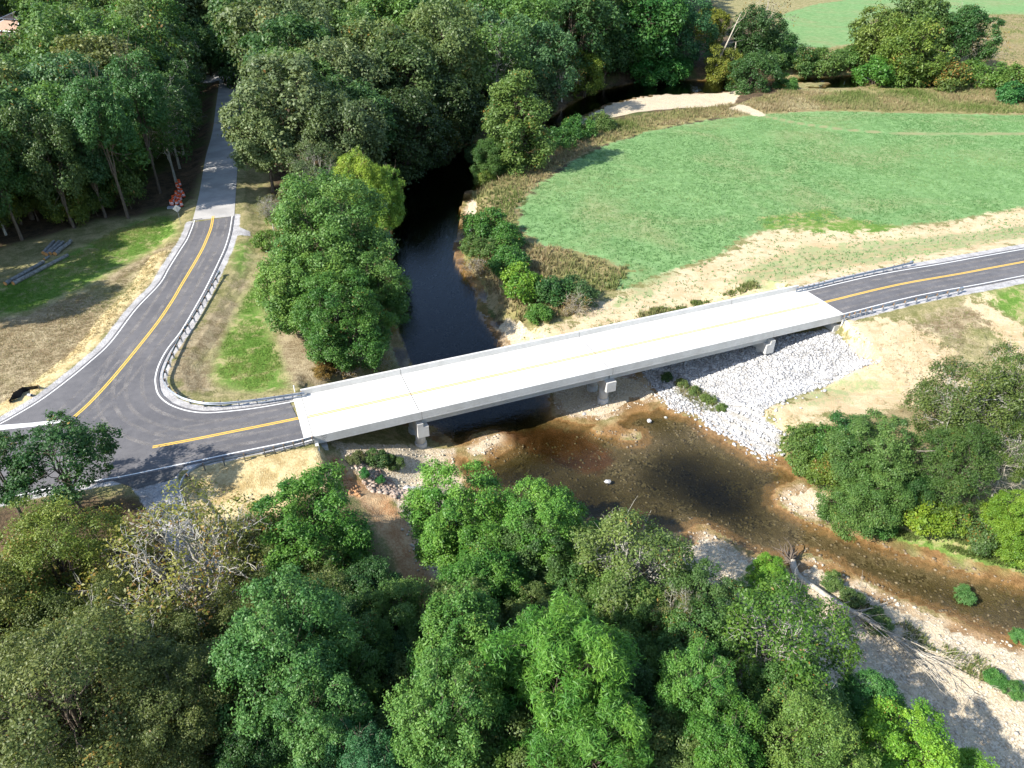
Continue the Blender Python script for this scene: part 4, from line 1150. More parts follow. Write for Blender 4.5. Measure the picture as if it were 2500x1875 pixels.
LEAF_GAIN = (1.45, 1.62, 1.25)
TREES = []       # (x, y, crown radius) for spacing
def plant(name, kind, x, y, gz, R, hc, label, cat, color, turn=0.0, group=None, rz=None, vs=1.0, bark=None):
    """hc: height of the crown centre over the ground; R: crown radius"""
    tm, cm, zc, R0, HC = PR[kind]
    root = empty(name, (x, y, gz - 0.05), random.random() * 6.28 if rz is None else rz)
    tag(root, label, cat, group)
    sx = R / R0; sz = sx * vs; off = hc - zc * sz
    if off > 0: sz = hc / zc; off = 0.0
    t = obj("trunk" if cat == 'tree' else "stem", tm, root); t.scale = (sx, sx, sz); t.location = (0, 0, off)
    if bark is not None:
        t.material_slots[0].link = 'OBJECT'; t.material_slots[0].material = M[bark]
    if cm is not None:
        c = obj("crown" if cat == 'tree' else "foliage", cm, root); szc = min(sz, 1.3 * sx * vs) if off == 0.0 else sz; c.scale = (sx, sx, szc); c.location = (0, 0, hc - zc * szc if off == 0.0 else off)
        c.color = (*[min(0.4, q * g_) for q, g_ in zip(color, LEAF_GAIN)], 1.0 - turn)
    TREES.append((x, y, R, gz + hc))
    return root
def tree_at(name, kind, x, y, w, hc, color, label, turn=0.0, cat='tree', group=None, vs=1.0, gz=None, bark=None):
    """x, y: crown centre in image pixels, w: its width in image pixels; hc: crown centre above ground"""
    px, py = dd(x, y)  # crown centre and width come from image pixels
    g = -1.0 if gz is None else gz
    for _ in range(6):
        p = at(px, py, g + hc)
        g2 = ground_z(p[0], p[1]) if gz is None else gz
        if abs(g2 - g) < 0.05: break
        g = 0.5 * g + 0.5 * g2
    _, z = project([p[0], p[1], g + hc])
    R = w * K / 2 * z[0] / FPX
    return plant(name, kind, p[0], p[1], max(g, ZW), R, hc, label, cat, color, turn, group, None, vs, bark)

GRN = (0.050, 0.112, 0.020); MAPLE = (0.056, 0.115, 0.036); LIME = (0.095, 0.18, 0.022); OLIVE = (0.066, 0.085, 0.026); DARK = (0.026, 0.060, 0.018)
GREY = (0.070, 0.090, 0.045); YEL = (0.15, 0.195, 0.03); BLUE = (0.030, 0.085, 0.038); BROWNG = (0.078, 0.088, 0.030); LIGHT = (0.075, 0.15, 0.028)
B = "broadleaf_tree"
near = [
 # name, kind, x, y, w, hc, colour, label, turn
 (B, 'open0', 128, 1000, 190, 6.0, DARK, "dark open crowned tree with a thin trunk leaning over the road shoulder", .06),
 (B, 'open0', -5, 1020, 150, 6.0, DARK, "dark open tree cut off by the picture edge beside the road shoulder", .05),
 (B, 'finebig0', 120, 1245, 320, 4.5, (0.095, 0.115, 0.022), "yellowing broad tree with orange flecks below the stop line corner", .2),
 (B, 'fine1', 20, 1340, 260, 5.0, (0.085, 0.095, 0.024), "orange flecked tree at the frame edge between the yellowing and the huge dull tree", .16),
 ("half_bare_tree", 'bare0', 415, 1265, 370, 4.5, (0.13, 0.12, 0.03), "half bare tree with whitish branches and a few orange leaves by the driveway", .3),
 (B, 'finebig0', 160, 1540, 480, 9.0, BROWNG, "huge brownish olive tree with fine dull leaves in the near corner", .10),
 (B, 'finebig0', 400, 1560, 300, 7.5, BROWNG, "brownish olive tree between the huge dull tree and the big clumpy maple", .08),
 (B, 'fine0', 330, 1420, 220, 6.0, (0.07, 0.08, 0.026), "olive brown tree below the half bare tree's lowest white limbs", .08),
 (B, 'maple0', 672, 1165, 250, 5.0, GRN, "bright green round tree over the end of the straw covered slope", .02),
 (B, 'maple1', 790, 1300, 170, 5.0, DARK, "dark green tree behind the big clumpy maple, edging the dirt path", .0),
 ("maple_tree", 'maple2', 620, 1430, 280, 9.0, MAPLE, "big clumpy blue green maple in the middle of the near wood", .0),
 ("maple_tree", 'maple0', 690, 1565, 210, 7.5, MAPLE, "lower blue green maple below the big clumpy maple", .0),
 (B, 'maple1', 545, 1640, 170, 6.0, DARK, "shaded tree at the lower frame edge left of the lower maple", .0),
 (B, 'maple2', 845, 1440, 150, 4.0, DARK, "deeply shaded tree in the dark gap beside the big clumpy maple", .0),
 (B, 'maple1', 800, 1650, 170, 7.0, BLUE, "small bluish green treetop at the lower frame edge beside the dark gap", .0),
 (B, 'maple0', 985, 1135, 225, 5.5, LIGHT, "light green tree standing between the gravel bank and the river, first of two", .03),
 (B, 'maple2', 1170, 1150, 200, 5.5, LIGHT, "light green tree with white twigs at the river, second of two", .03),
 (B, 'maple1', 1050, 1265, 210, 5.0, GRN, "green tree with gaps showing pink gravel behind the light green pair", .04),
 ("maple_tree", 'maple1', 1000, 1425, 240, 7.5, (0.062, 0.125, 0.028), "mid green maple left of the feathery narrow leaved tree", .03),
 ("maple_tree", 'maple0', 965, 1580, 240, 8.0, (0.065, 0.125, 0.032), "pale topped maple at the lower frame edge left of the feathery tree", .04),
 ("narrow_leaved_tree", 'narrow0', 1225, 1465, 290, 8.5, (0.062, 0.135, 0.022), "bright green feathery tree with narrow leaves and a few yellow sprays", .015),
 ("narrow_leaved_tree", 'narrow0', 1275, 1620, 260, 7.0, (0.056, 0.125, 0.022), "lower feathery green tree beneath the bright narrow leaved one", .01),
 ("river_birch", 'airy0', 1370, 1235, 260, 5.5, (0.085, 0.11, 0.034), "grey green airy tree with pale forked limbs at the river edge", .06),
 ("half_bare_tree", 'bare0', 1460, 1350, 130, 5.0, (0.10, 0.10, 0.04), "grey brown twiggy tree behind the feathery tree, nearly leafless", .3),
 ("sycamore_tree", 'airy1', 1680, 1410, 290, 5.5, (0.060, 0.105, 0.018), "large dark airy sycamore with many white limbs over the gravel bar", .04),
 (B, 'maple2', 1655, 1245, 85, 2.6, LIME, "bright lime treetop behind the airy sycamore near the root plate", .08),
 (B, 'maple0', 1500, 1510, 170, 7.0, (0.06, 0.13, 0.028), "green tree right of the feathery tree with a tall narrow crown", .02),
 (B, 'maple1', 1560, 1630, 180, 6.5, GRN, "green tree at the lower frame edge between feathery tree and olive tree", .02),
 (B, 'fine1', 1735, 1610, 230, 6.5, (0.082, 0.125, 0.030), "round olive green tree at the lower frame edge below the sycamore", .04),
 (B, 'maple2', 1880, 1530, 140, 3.8, (0.045, 0.115, 0.035), "blue green tree between the sycamore and the shaded gravel", .0),
 (B, 'maple0', 1950, 1640, 220, 4.0, LIME, "lime green tree at the lower right whose shadow falls on the gravel", .05),
 (B, 'maple1', 2080, 1695, 150, 3.4, LIME, "lime treetop at the very bottom on the edge of the gravel bar", .04),
 # east bank
 ("vine_covered_tree", 'maple0', 1890, 995, 170, 4.0, (0.06, 0.10, 0.03), "vine covered green tree on the east bank beside the sandy clearing", .02),
 ("vine_covered_tree", 'maple2', 1880, 1075, 150, 3.2, (0.064, 0.108, 0.03), "vine covered green tree overhanging the grassy shore", .02),
 (B, 'maple1', 1960, 1060, 110, 3.0, DARK, "dark green tree behind the vine covered trees of the east bank", .0),
 (B, 'airy0', 2080, 880, 210, 7.0, (0.060, 0.078, 0.022), "tall airy olive tree with pale branches at the clearing edge", .05),
 (B, 'airy1', 2180, 850, 150, 8.0, (0.062, 0.085, 0.024), "airy treetop against the brown fill slope, cut by the frame", .05),
 (B, 'fine1', 2060, 1000, 170, 5.5, (0.045, 0.075, 0.020), "dusky green tree amid dead limbs on the east bank", .04),
 (B, 'airy0', 2190, 980, 130, 5.5, (0.06, 0.085, 0.022), "dusky airy tree by the frame edge behind dead white limbs", .05),
 ("dead_tree", 'bare1', 2140, 1010, 150, 4.5, OLIVE, "dead white limbed tree amid the dusky east bank trees", .0),
 (B, 'maple2', 2185, 1130, 120, 3.2, (0.10, 0.155, 0.02), "yellow green tree on the east bank at the frame edge", .05),
 # the trees on the corner between road and river
 (B, 'maple2', 715, 530, 250, 10.0, (0.070, 0.122, 0.034), "tall full green tree at the corner of road, bridge and river", .02),
 (B, 'maple0', 795, 650, 180, 6.0, (0.052, 0.10, 0.026), "darker green tree on the river side of the tall corner tree", .05),
 (B, 'maple1', 655, 640, 200, 5.5, (0.085, 0.14, 0.034), "lighter green tree on the road side of the tall corner tree", .02),
 (B, 'maple0', 735, 710, 190, 4.5, (0.042, 0.092, 0.02), "lowest dark green tree of the corner group, its foot above the bridge", .04),
 ("yellow_tree", 'maple1', 770, 400, 110, 11.0, YEL, "tall bright yellow treetop behind the corner tree", .1),
 ("yellow_tree", 'maple0', 832, 440, 100, 9.5, (0.115, 0.175, 0.03), "yellow green treetop at the river edge, lower of two", .08),
 (B, 'airy0', 690, 375, 130, 5.0, GREY, "grey green willowy tree behind the yellow treetops", .05),
 ("half_bare_tree", 'bare0', 583, 455, 60, 3.5, (0.1, 0.1, 0.05), "pale leafless sapling beside the white gravel shoulder", .3),
 # across the river, by the field
 ("sycamore_tree", 'column0', 1117, 275, 135, 8.5, (0.070, 0.105, 0.030), "pyramid shaped sycamore alone on the field bank of the river", .10),
 (B, 'maple1', 1065, 345, 95, 3.6, (0.042, 0.080, 0.022), "dark low tree at the foot of the pyramid shaped sycamore", .03),
]
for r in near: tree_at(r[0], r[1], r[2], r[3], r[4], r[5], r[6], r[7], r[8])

far = [
 (B, 'far0', 620, 240, 210, 13, (0.098, 0.115, 0.062), "huge grey green oak overhanging the right side of the old road", .05),
 (B, 'far1', 570, 310, 140, 9, (0.098, 0.118, 0.058), "grey green oak at the road edge in front of the huge oak", .05),
 (B, 'far2', 610, 90, 230, 14, (0.075, 0.092, 0.042), "dull grey green oak beyond the huge oak along the old road", .06),
 (B, 'far3', 760, 300, 160, 11, (0.060, 0.078, 0.038), "grey green tree between the huge oak and the dark river woods", .04),
 ("cedar_tree", 'cedar0', 765, 200, 100, 9, (0.035, 0.062, 0.018), "dark cedar with pointed top among the oaks", .0),
 ("cedar_tree", 'cedar0', 810, 130, 90, 10, (0.04, 0.07, 0.022), "second dark cedar further back among the oaks", .0),
 (B, 'far4', 870, 170, 190, 14, (0.050, 0.072, 0.028), "broad dark tree above the bend of the shaded river", .03),
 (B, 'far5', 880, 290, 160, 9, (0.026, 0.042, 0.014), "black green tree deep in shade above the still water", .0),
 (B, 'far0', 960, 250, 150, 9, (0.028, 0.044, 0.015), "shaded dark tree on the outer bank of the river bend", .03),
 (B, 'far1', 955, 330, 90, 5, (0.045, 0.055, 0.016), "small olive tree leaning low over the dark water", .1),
 ("pale_limbed_tree", 'farairy0', 1010, 70, 120, 13, (0.10, 0.125, 0.03), "tree with white limbs and a pale yellow top in the river woods", .1),
 ("pale_limbed_tree", 'farbare0', 1180, 140, 90, 10, (0.09, 0.06, 0.04), "bare greyish tree with rusty tints standing in the river woods", .6),
 ("pale_limbed_tree", 'farbare0', 1215, 165, 75, 7, (0.09, 0.09, 0.06), "leafless white branched tree leaning over the river bend", .5),
 (B, 'far2', 1265, 175, 80, 6, (0.10, 0.125, 0.02), "yellow green tree on the bank where the river turns", .1),
 (B, 'far3', 1380, 70, 170, 13, (0.032, 0.085, 0.022), "rich green tall tree at the end of the river woods", .0),
 (B, 'far4', 1310, 100, 120, 10, (0.026, 0.055, 0.018), "dark tree left of the rich green one at the woods' end", .0),
 (B, 'far5', 1470, 60, 110, 11, (0.030, 0.078, 0.034), "blue green tree at the edge of the far meadow", .0),
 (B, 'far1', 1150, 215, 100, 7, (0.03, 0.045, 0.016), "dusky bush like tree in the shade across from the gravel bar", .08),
 (B, 'far0', 1535, 60, 70, 6, (0.13, 0.13, 0.022), "mustard green round tree beside the leaning dead trunk", .1),
 (B, 'far3', 1640, 95, 110, 8, (0.030, 0.058, 0.020), "dark ivy clad tree right of the leaning dead trunk", .0),
 ("dead_tree", 'farbare0', 1655, 30, 100, 11, (0.1, 0.1, 0.08), "grey bare treetop above the dark ivy clad tree", .5),
 (B, 'far2', 1560, 165, 75, 3.2, (0.11, 0.115, 0.022), "yellowish low tree on the far shore below the leaning trunk", .12),
 (B, 'far5', 1625, 165, 90, 3.5, (0.035, 0.07, 0.022), "dark low tree on the far shore beside the yellowish one", .03),
 (B, 'far4', 1905, 85, 130, 10, (0.085, 0.11, 0.028), "olive oak, westernmost of the grove between the meadows", .06),
 (B, 'far1', 1985, 60, 150, 13, (0.055, 0.085, 0.026), "tallest oak in the middle of the grove between the meadows", .04),
 (B, 'far0', 2085, 75, 110, 11, (0.032, 0.070, 0.022), "dark green oak on the east side of the grove", .02),
 (B, 'far3', 1960, 120, 130, 8, (0.08, 0.11, 0.024), "olive oak with yellow tips in front of the tallest grove oak", .1),
 ("dead_tree", 'farbare0', 2070, 60, 85, 10, (0.1, 0.08, 0.07), "purplish grey dead tree standing in the grove", .6),
 ("dead_tree", 'farbare0', 2110, 115, 95, 5, (0.1, 0.08, 0.07), "low purplish grey dead tree at the grove's eastern foot", .6),
 ("dead_tree", 'farbare0', 2050, 115, 90, 5, (0.1, 0.08, 0.07), "low grey dead tree at the grove's southern foot", .6),
]
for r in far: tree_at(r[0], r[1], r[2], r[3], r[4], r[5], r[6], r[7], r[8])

# shrubs
GB = "shrubs along the river banks"
shr = [
 ('bush0', 1895, 165, 90, 2.2, GRN, "rounded green shrub under the grove, at the bend's east end", .04),
 ('bush1', 1960, 165, 100, 2.2, (0.07, 0.105, 0.025), "wide olive green shrub in the row under the grove", .12),
 ('bush2', 2040, 175, 90, 2.0, (0.08, 0.10, 0.028), "reddish tinted shrub in the row under the grove", .3),
 ('bush3', 2110, 170, 80, 2.0, (0.065, 0.11, 0.025), "green shrub below the low dead tree at the grove", .1),
 ('bush0', 2185, 180, 90, 1.9, (0.07, 0.11, 0.026), "green shrub at the frame edge east of the grove", .1),
 ('bush1', 2190, 212, 70, 1.3, (0.03, 0.095, 0.03), "low rich green bush on the rough meadow edge", .0),
 ('bush2', 1720, 150, 80, 2.2, (0.05, 0.085, 0.025), "shrub over the far shore behind the small island", .06),
 ('bush3', 1780, 140, 80, 2.2, (0.06, 0.095, 0.026), "shrub at the far shore nearest the meadow gap", .08),
 ('bush0', 1830, 135, 70, 2.0, (0.055, 0.10, 0.026), "shrub joining the far shore shrubs to the grove", .08),
 ('bush1', 1680, 130, 60, 2.4, (0.045, 0.085, 0.025), "shrub beside the dark ivy clad tree", .04),
 ('bush2', 1690, 100, 60, 1.2, (0.03, 0.07, 0.02), "dark shrub on the edge of the far meadow", .0),
 ('bush3', 1420, 160, 85, 1.6, (0.035, 0.105, 0.024), "vivid green thicket below the rich green tall tree", .0),
 ('bush0', 1460, 150, 70, 1.6, (0.035, 0.1, 0.026), "vivid green thicket next to the sandy far shore", .0),
 ('bush1', 1700, 185, 50, .5, (0.06, 0.12, 0.03), "low leafy clump on the small far island", .0),
 ('bush2', 1250, 285, 70, 1.1, (0.045, 0.10, 0.024), "green bush on the bank right of the pyramid sycamore", .02),
 ('bush3', 1205, 305, 70, 1.2, (0.04, 0.09, 0.024), "green bush close to the pyramid sycamore", .02),
 ('bush0', 1300, 270, 60, .9, (0.07, 0.10, 0.03), "small olive bush between gravel bar and field", .08),
 ('bush1', 1050, 490, 85, 1.4, (0.045, 0.10, 0.022), "green bush above the dark pool, northernmost of the bank thicket", .02),
 ('bush2', 1095, 520, 75, 1.4, (0.050, 0.11, 0.024), "green bush behind the thicket by the dark pool", .03),
 ('bush3', 1035, 540, 65, 1.1, (0.055, 0.09, 0.026), "dull green bush overhanging the blue water", .06),
 ('bush0', 1100, 570, 90, 1.4, (0.042, 0.098, 0.022), "deep green bush in the middle of the bank thicket", .02),
 ('bush1', 1130, 615, 95, 2.0, (0.085, 0.15, 0.02), "bright yellow green bush in front of the bank thicket", .08),
 ('bush2', 1195, 635, 85, 1.3, (0.036, 0.08, 0.025), "dark green bush right of the yellow green bush", .02),
 ('bush3', 1250, 635, 70, 1.0, (0.05, 0.085, 0.035), "grey green bush at the end of the bank thicket", .05),
 ('bush0', 1165, 680, 60, .7, (0.06, 0.12, 0.025), "low green bush at the sandy foot of the thicket", .02),
 ('twiggy0', 1030, 585, 55, .8, (0.1, 0.08, 0.04), "brown twiggy bush at the edge of the blue water", .5),
 ('twiggy0', 1240, 665, 60, .7, (0.1, 0.08, 0.04), "brown twiggy bush on the dirt beside the thicket", .5),
 ('bush1', 1035, 355, 55, 1.8, (0.030, 0.055, 0.018), "dark bush at the water below the pyramid sycamore", .02),
 ('bush2', 1050, 385, 45, 1.0, (0.075, 0.10, 0.02), "yellow green bush at the muddy inlet", .1),
 ('bush3', 1735, 955, 80, 1.6, (0.065, 0.10, 0.026), "pale green bush beside the white riprap toe", .05),
 ('bush0', 1800, 960, 90, 1.8, (0.05, 0.10, 0.024), "green bush between riprap and vine covered trees", .12),
 ('bush1', 1740, 1000, 75, 1.2, (0.07, 0.11, 0.03), "grassy bush at the water edge past the riprap", .06),
 ('bush2', 1790, 1020, 85, 1.7, (0.08, 0.105, 0.02), "yellowish bush in front of the vine covered trees", .15),
 ('bush3', 1840, 930, 70, 1.5, (0.035, 0.085, 0.026), "dark green bush at the back of the riprap side thicket", .02),
 ('bush0', 1990, 1115, 110, 1.8, (0.115, 0.155, 0.018), "bright yellow green bush on the grassy shore", .1),
 ('bush1', 2050, 1125, 75, 1.6, (0.10, 0.14, 0.02), "smaller yellow green bush next to the bright one on the shore", .1),
 ('bush2', 2110, 1150, 95, 1.4, (0.06, 0.09, 0.03), "dull bush by the dead limbs on the shore", .1),
 ('bush3', 2195, 1195, 70, 1.2, (0.09, 0.14, 0.02), "yellow green bush at the frame edge on the shore", .05),
 ('bush0', 1900, 1130, 70, 1.1, (0.045, 0.105, 0.024), "low green bush below the overhanging vine covered tree", .02),
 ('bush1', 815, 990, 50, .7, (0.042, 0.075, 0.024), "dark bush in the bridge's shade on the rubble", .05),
 ('bush2', 850, 1000, 45, .5, (0.06, 0.09, 0.03), "grey green bush on the rubble beside the left pier", .05),
 ('bush3', 788, 1023, 22, .5, (0.03, 0.11, 0.03), "tiny vivid green shrub on the rubble slope", .0),
 ('bush0', 822, 1035, 20, .4, (0.03, 0.11, 0.03), "tiny green shrub lower on the rubble slope", .0),
 ('bush1', 770, 990, 35, .5, (0.08, 0.09, 0.04), "pale brush beside the left abutment", .1),
 ('bush2', 1500, 845, 26, .35, (0.085, 0.115, 0.04), "olive weeds growing through the riprap near the shade", .1),
 ('bush3', 1530, 862, 26, .35, (0.085, 0.115, 0.035), "olive weeds in the middle of the riprap", .1),
 ('bush0', 1560, 880, 26, .35, (0.08, 0.11, 0.035), "olive weeds at the sandy end of the riprap", .1),
 ('bush1', 1475, 828, 26, .35, (0.085, 0.11, 0.04), "olive weeds on the riprap closest to the bridge shadow", .1),
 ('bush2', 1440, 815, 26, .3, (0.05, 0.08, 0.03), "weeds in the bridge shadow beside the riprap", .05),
 ('bush3', 2085, 1290, 40, .35, (0.06, 0.12, 0.04), "green water weed clump in the brown stream", .0),
 ('bush0', 2205, 1375, 40, .4, (0.06, 0.13, 0.04), "green weed clump at the stream's lower shore", .0),
 ('bush1', 1800, 1255, 45, .5, (0.075, 0.11, 0.035), "grassy clump beside the fallen trunk's root end", .05),
 ('bush2', 1840, 1290, 50, .5, (0.075, 0.105, 0.04), "grassy clump halfway along the fallen trunk", .05),
 ('bush3', 1900, 1345, 55, .4, (0.075, 0.11, 0.04), "grassy clump amid the fallen tree's branches", .05),
 ('bush0', 2150, 1465, 45, .5, (0.05, 0.12, 0.03), "leafy green seedling on the bare gravel", .0),
 ('bush1', 2190, 1490, 45, .5, (0.05, 0.11, 0.03), "leafy green seedling near the frame edge on the gravel", .0),
 ('bush2', 700, 800, 50, .5, (0.08, 0.06, 0.03), "brown brush heap below the corner trees", .6),
 ('twiggy0', 755, 800, 60, 1.0, (0.08, 0.06, 0.03), "tangle of dead branches below the corner trees", .6),
 ('twiggy0', 820, 790, 60, 1.2, (0.08, 0.06, 0.03), "dead brush between corner trees and parapet", .6),
 ('bush3', 590, 520, 60, 1.2, (0.075, 0.12, 0.025), "light green bush between the corner tree and the white gravel", .05),
 ('bush0', 610, 470, 70, 1.8, (0.08, 0.115, 0.03), "pale green bush behind the corner tree", .05),
 ('bush1', 640, 420, 80, 1.6, (0.08, 0.09, 0.035), "dull grassy bush under the oaks by the old road", .1),
]
for r in shr: tree_at("shrub", r[0], r[1], r[2], r[3], r[4], r[5], r[6], r[7], 'shrub', GB, gz=None)
print("trees", len(TREES), round(time.time() - T0, 1))

# ---- the woods: every tree its own thing
ORD = "first second third fourth fifth sixth seventh eighth ninth tenth eleventh twelfth thirteenth fourteenth fifteenth sixteenth seventeenth eighteenth nineteenth twentieth".split()
def ordw(i):
    if i < 20: return ORD[i]
    return ("twenty", "thirty", "forty", "fifty")[(i + 1) // 10 - 2] + "-" + ORD[(i + 1) % 10 - 1] if (i + 1) % 10 else ("twentieth", "thirtieth", "fortieth", "fiftieth")[(i + 1) // 10 - 2]
clear_px = [np.array([dd(*p) if k > 2 else p for p in poly], float) for k, poly in enumerate((
    [(478, 520), (575, 520), (583, 386), (588, 320), (556, 247), (548, 200), (560, 180), (520, 165), (483, 185), (530, 205), (522, 250), (512, 320), (494, 386)],   # view down the old road
    [(405, 425), (465, 425), (470, 510), (405, 510)],
    [(-5, 10), (45, 10), (52, 90), (-5, 100)],                                                                                      # the house
    [(1490, -60), (2100, -60), (2100, 200), (1500, 180)],
    [(0, 545), (150, 500), (300, 440), (372, 360), (400, 380), (400, 520), (0, 700)]))]                                             # the verge before the woods
HOUSE = at(20, 80, 3.0)[:2] + np.array([-6, -4])
def woods(name_region, poly, base_sp, far_sp, label_tail, group, side):
    rng = np.random.default_rng(hash(name_region) % 1000 if False else len(name_region))
    lo, hi = poly.min(0), poly.max(0)
    got = []
    cand = lo + rng.random((14000, 2)) * (hi - lo)
    cand = cand[inside(cand, poly)]
    cand = cand[np.argsort(cand[:, 1] - 0.15 * np.abs(cand[:, 0]))]
    A = np.array([(a, b, r) for a, b, r, _ in TREES])
    pts = np.empty((0, 3))
    gzs, dws = heights(cand)
    for (x, y), g, dw in zip(cand, gzs, dws):
        if dw < 2.0 or math.hypot(x - HOUSE[0], y - HOUSE[1]) < 24: continue
        dist = math.hypot(x, y)
        sp = base_sp + (far_sp - base_sp) * min(1, max(0, (dist - 120) / 220))
        if len(pts) and np.min((pts[:, 0] - x) ** 2 + (pts[:, 1] - y) ** 2) < sp * sp: continue
        if np.min((A[:, 0] - x) ** 2 + (A[:, 1] - y) ** 2 - (A[:, 2] * 0.85 + sp * 0.2) ** 2) < 0: continue
        R = sp * (0.60 + 0.16 * rng.random()); hc = 9.0 + 4.5 * rng.random() + 0.25 * (sp - 9)
        top, zt = project([[x, y, g + hc + R * .8], [x, y, g + hc], [x - R * .75, y, g + hc], [x + R * .75, y, g + hc], [x, y, g + hc - R * .8]])
        if zt[0] < 1: continue
        if top[0, 1] > 1900 or top[4, 1] < -60 or top[3, 0] < -120 or top[2, 0] > 2620: continue
        an_ = np.arange(12) * np.pi / 6
        ring, _ = project(np.vstack([np.c_[x + R * q_ * np.cos(an_), np.full(12, y), g + hc + R * q_ * np.sin(an_)] for q_ in (1.2, 1.0, .6, .3)]))
        if any(inside(np.vstack([top, ring]), c).any() for c in clear_px): continue
        pts = np.vstack([pts, [x, y, R]]); got.append((x, y, g, R, hc))
    return got
WCOL = [(0.066, 0.108, 0.034, "mid green"), (0.082, 0.104, 0.042, "olive green"), (0.042, 0.080, 0.028, "dark green"), (0.088, 0.106, 0.054, "grey green"),
        (0.070, 0.122, 0.034, "fresh green"), (0.050, 0.092, 0.042, "bluish green"), (0.098, 0.102, 0.040, "brownish green"), (0.098, 0.138, 0.030, "yellowish green")]
def grow_woods(got, where, group, seed):
    rng = np.random.default_rng(seed)
    D = np.array([math.hypot(g[0], g[1]) for g in got])
    rows = {}
    for i in np.argsort(D): rows.setdefault(int((D[i] - D.min()) / 17), []).append(i)
    n = 0
    for ri, (rk, idx) in enumerate(sorted(rows.items())):
        idx.sort(key=lambda i: -math.atan2(got[i][1], got[i][0]))
        for j, i in enumerate(idx):
            x, y, g, R, hc = got[i]
            q = rng.random()
            kind = 'far%d' % rng.integers(6)
            c = WCOL[rng.choice(8, p=[.2, .16, .2, .12, .12, .1, .05, .05])]
            nm = B
            if q < 0.05: kind, nm = 'farairy0', "pale_limbed_tree"
            elif q < 0.08: kind, nm, c = 'cedar0', "cedar_tree", (0.034, 0.06, 0.02, "dark cedar")
            shape = "cedar tree" if nm == "cedar_tree" else ("thin tree" if nm == "pale_limbed_tree" else "tree")
            lab = f"{c[3].replace('dark cedar', 'dark')} {shape}, {ordw(j)} from the left in the {ordw(ri)} row, {where}"
            plant(nm, kind, x, y, g, R, hc, lab, 'tree', c[:3], 0.04 + 0.06 * rng.random(), group, vs=0.95 + 0.2 * rng.random())
            n += 1
    return n
WC0 = [(0.05, 0.09, 0.028), (0.036, 0.07, 0.024), (0.055, 0.08, 0.03), (0.06, 0.11, 0.03)]
for k, sdist in enumerate((4, 12, 20, 29, 38, 48, 59, 71)):
    seg_ = np.r_[0, np.cumsum(np.linalg.norm(np.diff(old_l, axis=0), axis=1))]
    for sd_, line_, off_ in (('left', old_l, 5.0), ('right', old_r, -7.5)):
        if k < (3 if sd_ == 'right' else 2): continue
        q_ = offset(line_, off_); sg_ = np.r_[0, np.cumsum(np.linalg.norm(np.diff(q_, axis=0), axis=1))]
        x_, y_ = np.interp(sdist + 4, sg_, q_[:, 0]), np.interp(sdist + 4, sg_, q_[:, 1])
        plant("roadside_tree", 'farairy0' if sd_ == 'left' else 'far%d' % (k % 6), x_, y_, ground_z(x_, y_), 4.4, 8.5 + (k * 37 % 4), f"{['dark', 'dull', 'mid'][k % 3]} green tree hard by the {sd_} edge of the old road, {ORD[k]} along it", 'tree', [(0.036, 0.07, 0.024), (0.055, 0.08, 0.03), (0.05, 0.09, 0.028)][k % 3], .05, "trees lining the old road")
for k, (x_, y_) in enumerate(((-80, 80), (-83, 89), (-86, 98), (-92, 84), (-94, 96))):
    plant(B, 'far%d' % (k % 6), x_, y_, -0.5, 5.2, 12, f"green tree outside the frame by the left verge, {ORD[k]}", 'tree', (0.05, 0.09, 0.028), .05, "trees by the left verge")
for k, (x_, y_, r_, h_) in enumerate(((-86, 106, 4.8, 12), (-80, 111, 4.5, 12), (-74, 116, 4.5, 11.5), (-71, 121, 4.2, 11))):
    plant(B, 'far%d' % (k % 6), x_, y_, ground_z(x_, y_), r_, h_, f"{['dark', 'mid', 'dull', 'bluish'][k]} green tree in the front edge of the western woods behind the logs", 'tree', [(0.036, 0.07, 0.024), (0.05, 0.09, 0.028), (0.055, 0.08, 0.03), (0.04, 0.078, 0.036)][k], .05, "trees of the woods left of the old road", vs=1.1)
for k, (x_, y_) in enumerate(((-83, 222), (-92, 236), (-99, 252), (-80, 240))):
    plant("roadside_tree", 'far%d' % (k + 1), x_, y_, ground_z(x_, y_), 6, 9, f"{['mid', 'dark', 'dull', 'fresh'][k]} green tree closing the view at the far end of the old road", 'tree', WC0[k], .04, "trees lining the old road")
W1 = np.array([[-66, 124], [-62, 130], [-70, 160], [-82, 200], [-93, 245], [-110, 320], [-150, 520], [-330, 520], [-260, 300], [-150, 160], [-95, 105], [-84, 112]])
b_up = flat(dd, W_UP[5:17], ZW)
W2 = np.vstack([[[-40, 125], [-46, 140], [-60, 180], [-74, 230], [-88, 280], [-130, 480], [160, 480], [125, 330], [95, 300], [70, 270]], (b_up + (-1, 4))[::-1]])
g1_ = woods("west", W1, 9.6, 21, "", "", 0)
n1 = grow_woods(g1_, "woods left of road", "trees of the woods left of the old road", 11)
g2_ = woods("river", W2, 9.6, 21, "", "", 0)
n2 = grow_woods(g2_, "woods right of road", "trees of the woods between the old road and the river", 12)
print("woods", n1, n2, round(time.time() - T0, 1))
